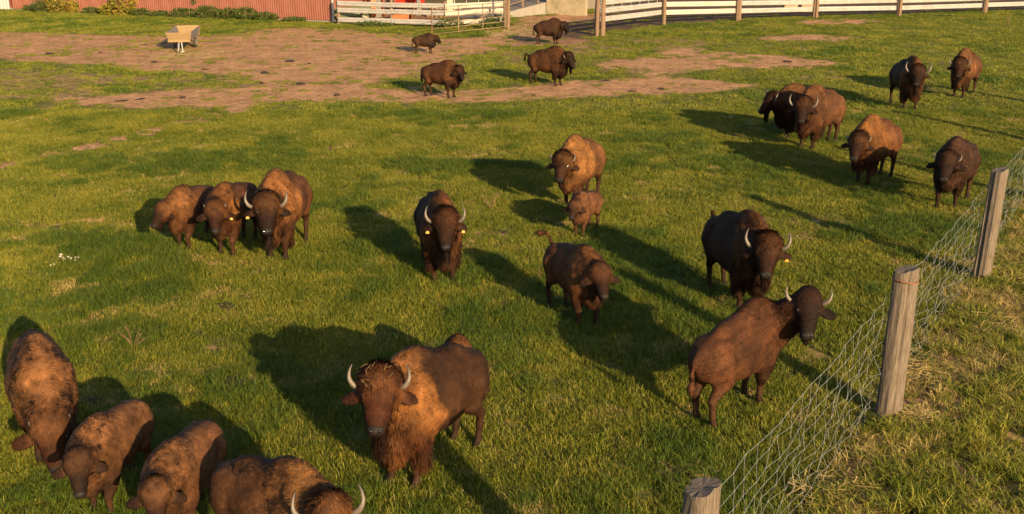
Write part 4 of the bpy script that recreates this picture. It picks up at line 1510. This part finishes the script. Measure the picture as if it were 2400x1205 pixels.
MB().tube([(0, -CL + .2, .46), (.02, -CL - .35, .40), (.05, -CL - .75, .12)], .035, 8).build('drawbar', M['galv'], fc)
MB().tube([(.12, -CL - .12, .46), (.17, -CL - .3, .06)], .028, 8).box((.17, -CL - .3, .03), (.16, .12, .06)).build('prop_leg', M['galv'], fc)


def strips(name, label, cat, cx, cy, rx, ry, n, ln, w_, mat, seed, zmax=.05, attr=True):
    rr = np.random.default_rng(seed)
    a = rr.uniform(0, 6.283, n)
    q = np.sqrt(rr.uniform(0, 1, n)) ** 1.4
    x, y = cx + rx * q * np.cos(a), cy + ry * q * np.sin(a)
    t = rr.uniform(0, 6.283, n)
    l_ = ln * rr.uniform(.5, 1.3, n) / 2
    dx, dy = np.cos(t) * l_, np.sin(t) * l_
    z0_, z1_ = rr.uniform(.012, zmax, (2, n))
    wx, wy = -np.sin(t) * w_ / 2, np.cos(t) * w_ / 2
    V_ = np.stack([np.stack([x - dx - wx, y - dy - wy, z0_], 1), np.stack([x + dx - wx, y + dy - wy, z1_], 1), np.stack([x + dx + wx, y + dy + wy, z1_ + .004], 1), np.stack([x - dx + wx, y - dy + wy, z0_ + .004], 1)], 1).reshape(-1, 3)
    me = np_mesh(name, V_, np.arange(4 * n).reshape(-1, 4), False)
    set_float(me, 'tone', np.repeat(rr.uniform(0, 1, n), 4))
    return tag(link(name, me, M[mat]), label, cat, kind='stuff')


q = G(440, 128)
strips('spilled_straw', 'spilled straw on the earth around the feed cart', 'straw', q[0], q[1], 1.9, 2.4, 1500, .22, .02, 'straw', 3, .02)
q = G(1200, 76)
strips('spilled_straw', 'straw trodden into the earth by the gate post', 'straw', q[0], q[1], 1.6, 3.5, 1100, .3, .03, 'straw', 4, .02)
q = G(1612, 1120)
strips('fallen_leaves', 'brown fallen leaves at the foot of the nearest fence post', 'leaves', q[0], q[1] + .05, .36, .34, 170, .07, .05, 'brownleaf', 5, .06)
for k, (px, py, rx, ry, n_) in enumerate(((2135, 985, .28, .25, 500), (2160, 870, .5, .7, 700), (2330, 640, .7, .8, 600), (1960, 1160, .5, .4, 500), (2340, 760, .3, .4, 300))):
    q = G(px, py)
    strips('dry_hay', ['pale hay heaped at the foot of the strapped post', 'long dry hay lying along the fence behind the strapped post', 'dry hay around the foot of the second post', 'dry hay below the fence near the bottom edge', 'small dry hay patch on the verge'][k], 'hay', q[0], q[1], rx, ry, n_, .26, .009, 'dry', 50 + k, .12)

# ------------------------------------------------------------------ the wire fence
wf = empty('wire_fence', (FX, FY, 0))
tag(wf, 'square mesh wire fence on thick weathered posts along the right side', 'fence')
WL = lambda d_, o=0: (FDIR[0] * d_ + FNOR[0] * o, FDIR[1] * d_ + FNOR[1] * o)
PH = {-2: 2.1, -1: 2.17, 0: 2.08, 1: 2.06, 2: 2.05, 3: 2.05, 4: 2.0}
for k in range(-2, 5):
    o = wood_post('post', WL(k * FSTEP, .0), PH[k], .15, M['old_wood'], wf, 11 + k, (.012 * (k % 2), .0), 24, 14, .13, .03)
ring = []
rr = random.Random(4)
for k in range(15):
    t = 2 * math.pi * k / 14
    ring.append((.158 * math.cos(t), .158 * math.sin(t), PH[0] - .14 + .012 * math.sin(t * 2)))
tag(MB().tube(ring, .011, 6, False).build('wire_strap', M['rust'], wf), 'rusty wire strap round the post head')
SP = .305
NS = int(6 * FSTEP / SP)
ZW = [.06, .22, .38, .55, .72, .90, 1.08, 1.27, 1.47, 1.68]
node = np.zeros((NS + 1, len(ZW), 3))
for i in range(NS + 1):
    d_ = -2 * FSTEP + i * SP
    f_ = ((d_ / FSTEP) % 1.0)
    sag = 4 * f_ * (1 - f_)
    for j, z_ in enumerate(ZW):
        wob = (1 - z_ / 1.9)
        x, y = WL(d_ + rr.gauss(0, .012 + .035 * wob), -.17 + rr.gauss(0, .010 + .03 * wob))
        node[i, j] = (x, y, max(.02, z_ - .035 * sag * (z_ / 1.7) + rr.gauss(0, .006 + .012 * wob)))
for j in range(len(ZW)):
    MB().tube(node[:, j], .0025 if j < len(ZW) - 1 else .0030, 4).build('line_wire', M['wire'], wf)
for i in range(NS + 1):
    pts = []
    for j in range(len(ZW)):
        pts.append(node[i, j])
        if j < len(ZW) - 1:
            m_ = (node[i, j] + node[i, j + 1]) / 2
            wob = (1 - ZW[j] / 1.9)
            pts.append(m_ + np.array([FDIR[0], FDIR[1], 0]) * rr.gauss(0, .004 + .030 * wob ** 2))
    mb = MB().tube(pts, .0022, 4)
    for j in range(len(ZW)):
        c = node[i, j]
        mb.box(c, (.009, .009, .013))
    mb.build('stay_wire', M['wire'], wf)

# ------------------------------------------------------------------ small things on the ground
def pat_mesh(seed):
    rr = np.random.default_rng(seed)
    vs, fs = [], []
    n, rings = 18, 5
    ph = rr.uniform(0, 6.28, 4)
    for i in range(rings):
        t = i / (rings - 1)
        for k in range(n):
            a = 2 * math.pi * k / n
            r_ = (1 + .18 * math.sin(2 * a + ph[0]) + .12 * math.sin(3 * a + ph[1]) + .08 * math.sin(5 * a + ph[2])) * (1 - .9 * t)
            z_ = .0 if i == 0 else .05 + .04 * math.sin(t * 3 + ph[3]) + rr.uniform(-.014, .014)
            vs.append((r_ * math.cos(a), r_ * math.sin(a), z_))
    for i in range(rings - 1):
        for k in range(n): fs.append((i * n + k, i * n + (k + 1) % n, (i + 1) * n + (k + 1) % n, (i + 1) * n + k))
    fs.append(tuple((rings - 1) * n + k for k in range(n)))
    me = MB().add(vs, fs).mesh('dung_pat', True)
    me.materials.append(M['dung'])
    return me


PAT = [pat_mesh(20 + k) for k in range(5)]
NEARPAT = [(1160, 544, .20, .55, 'grey dung pat in the grass between the tagged bison and the calf'), (550, 898, .17, .5, 'long dark dung pat left of the straw-browed bison'),
           (220, 942, .18, .55, 'dark dung pat in the shade behind the left grazing bison'), (530, 721, .17, .4, 'flat brown dung pat left of the big bison shadow'),
           (6, 690, .2, .5, 'brown dung pat at the left edge'), (1910, 790, .17, .7, 'dark dung pat by the head of the fence-side bison'),
           (130, 537, .10, .6, 'small dung pat above the white mushrooms'), (1815, 497, .16, .6, 'dry dung patch above the dark bison with the raised tail')]
for k, (px, py, r_, ar, lb) in enumerate(NEARPAT):
    q = G(px, py)
    o = link('dung_pat', PAT[k % 5], None, None, (q[0], q[1], .012), (0, 0, k * 1.3), (r_, r_ * .85, .5))
    tag(o, lb, 'dung', 'dung pats in the grass')
rr = random.Random(12)
FARPAT = [(340, 106),  (115, 127), (235, 124), (362, 147), (285, 237), (330, 233), (428, 231), (613, 195), (790, 224), (545, 77), (345, 88), (30, 232), (358, 180), (680, 145), (735, 140), (725, 150), (560, 90),
          (620, 172), (510, 76), (1015, 104), (880, 208), (1190, 98), (1330, 228), (1550, 210), (1600, 203), (1420, 190), (1820, 140), (1845, 146), (1570, 90), (1250, 224), (930, 233), (480, 163), (160, 225), (705, 198), (660, 158), (1480, 215)]
for k, (px, py) in enumerate(FARPAT[:9] + FARPAT[9::2]):
    q = G(px, py)
    s_ = rr.uniform(.09, .20)
    o = link('dung_pat', PAT[k % 5], None, None, (q[0], q[1], .012), (0, 0, rr.uniform(0, 6)), (s_ * 1.3, s_, .6))
    tag(o, 'dark dung pat on the worn earth at the far end', 'dung', 'dung pats on the worn earth')


def mushroom_mesh():
    mb = MB()
    prof = [(.0, .0), (.012, .0), (.010, .045), (.040, .042), (.044, .055), (.034, .075), (.016, .086), (.0, .088)]
    n = 12
    vs, fs = [], []
    for r_, z_ in prof:
        for k in range(n):
            t = 2 * math.pi * k / n
            vs.append((r_ * math.cos(t), r_ * math.sin(t), z_))
    for i in range(len(prof) - 1):
        for k in range(n): fs.append((i * n + k, i * n + (k + 1) % n, (i + 1) * n + (k + 1) % n, (i + 1) * n + k))
    return mb.add(vs, fs).mesh('mushroom', True)


MUSH = mushroom_mesh()
MUSH.materials.append(M['mushroom'])
for px, py in ((144, 601), (142, 607), (147, 610), (160, 607), (165, 613), (177, 607), (176, 614), (183, 608), (125, 611), (127, 623), (119, 626), (168, 609), (151, 612)):
    q = G(px, py)
    o = link('mushroom', MUSH, None, None, (q[0], q[1], .0), (.1, 0, px), rr.uniform(.45, .8))
    tag(o, 'small white mushroom of the patch in the grass at the left', 'mushroom', 'white mushroom patch')


def dry_weed(label, xy, n, h_, seed):
    r2 = random.Random(seed)
    root = empty('dry_weed', (*xy, 0))
    for k in range(n):
        a = r2.uniform(0, 6.28)
        ln = r2.uniform(.10, .28)
        hh = h_ * r2.uniform(.6, 1)
        mb = MB().tube([(0, 0, 0), (math.cos(a) * ln * .4, math.sin(a) * ln * .4, hh * .6), (math.cos(a) * ln, math.sin(a) * ln, hh)], [.006, .005, .002], 5)
        for j in range(5):
            t = r2.uniform(.4, 1)
            c = Vector((math.cos(a) * ln * t, math.sin(a) * ln * t, hh * t))
            mb.tube([c, c + Vector((r2.uniform(-.05, .05), r2.uniform(-.05, .05), .04))], [.004, .002], 4)
        mb.build('stem', M['dry_stem'], root)
    tag(root, label, 'weed')


dry_weed('dry weed stalks between the golden-backed and the tagged bison', G(1152, 492), 7, .42, 1)
dry_weed('dry brown weed stalks behind the bison at the left edge', G(312, 815), 6, .30, 2)
dry_weed('dead thistle stalk near the far fence on the right', G(2362, 62), 8, .7, 3)
dry_weed('single dry stalk left of the young bison with raised tail', G(1262, 660), 2, .3, 4)

herd()
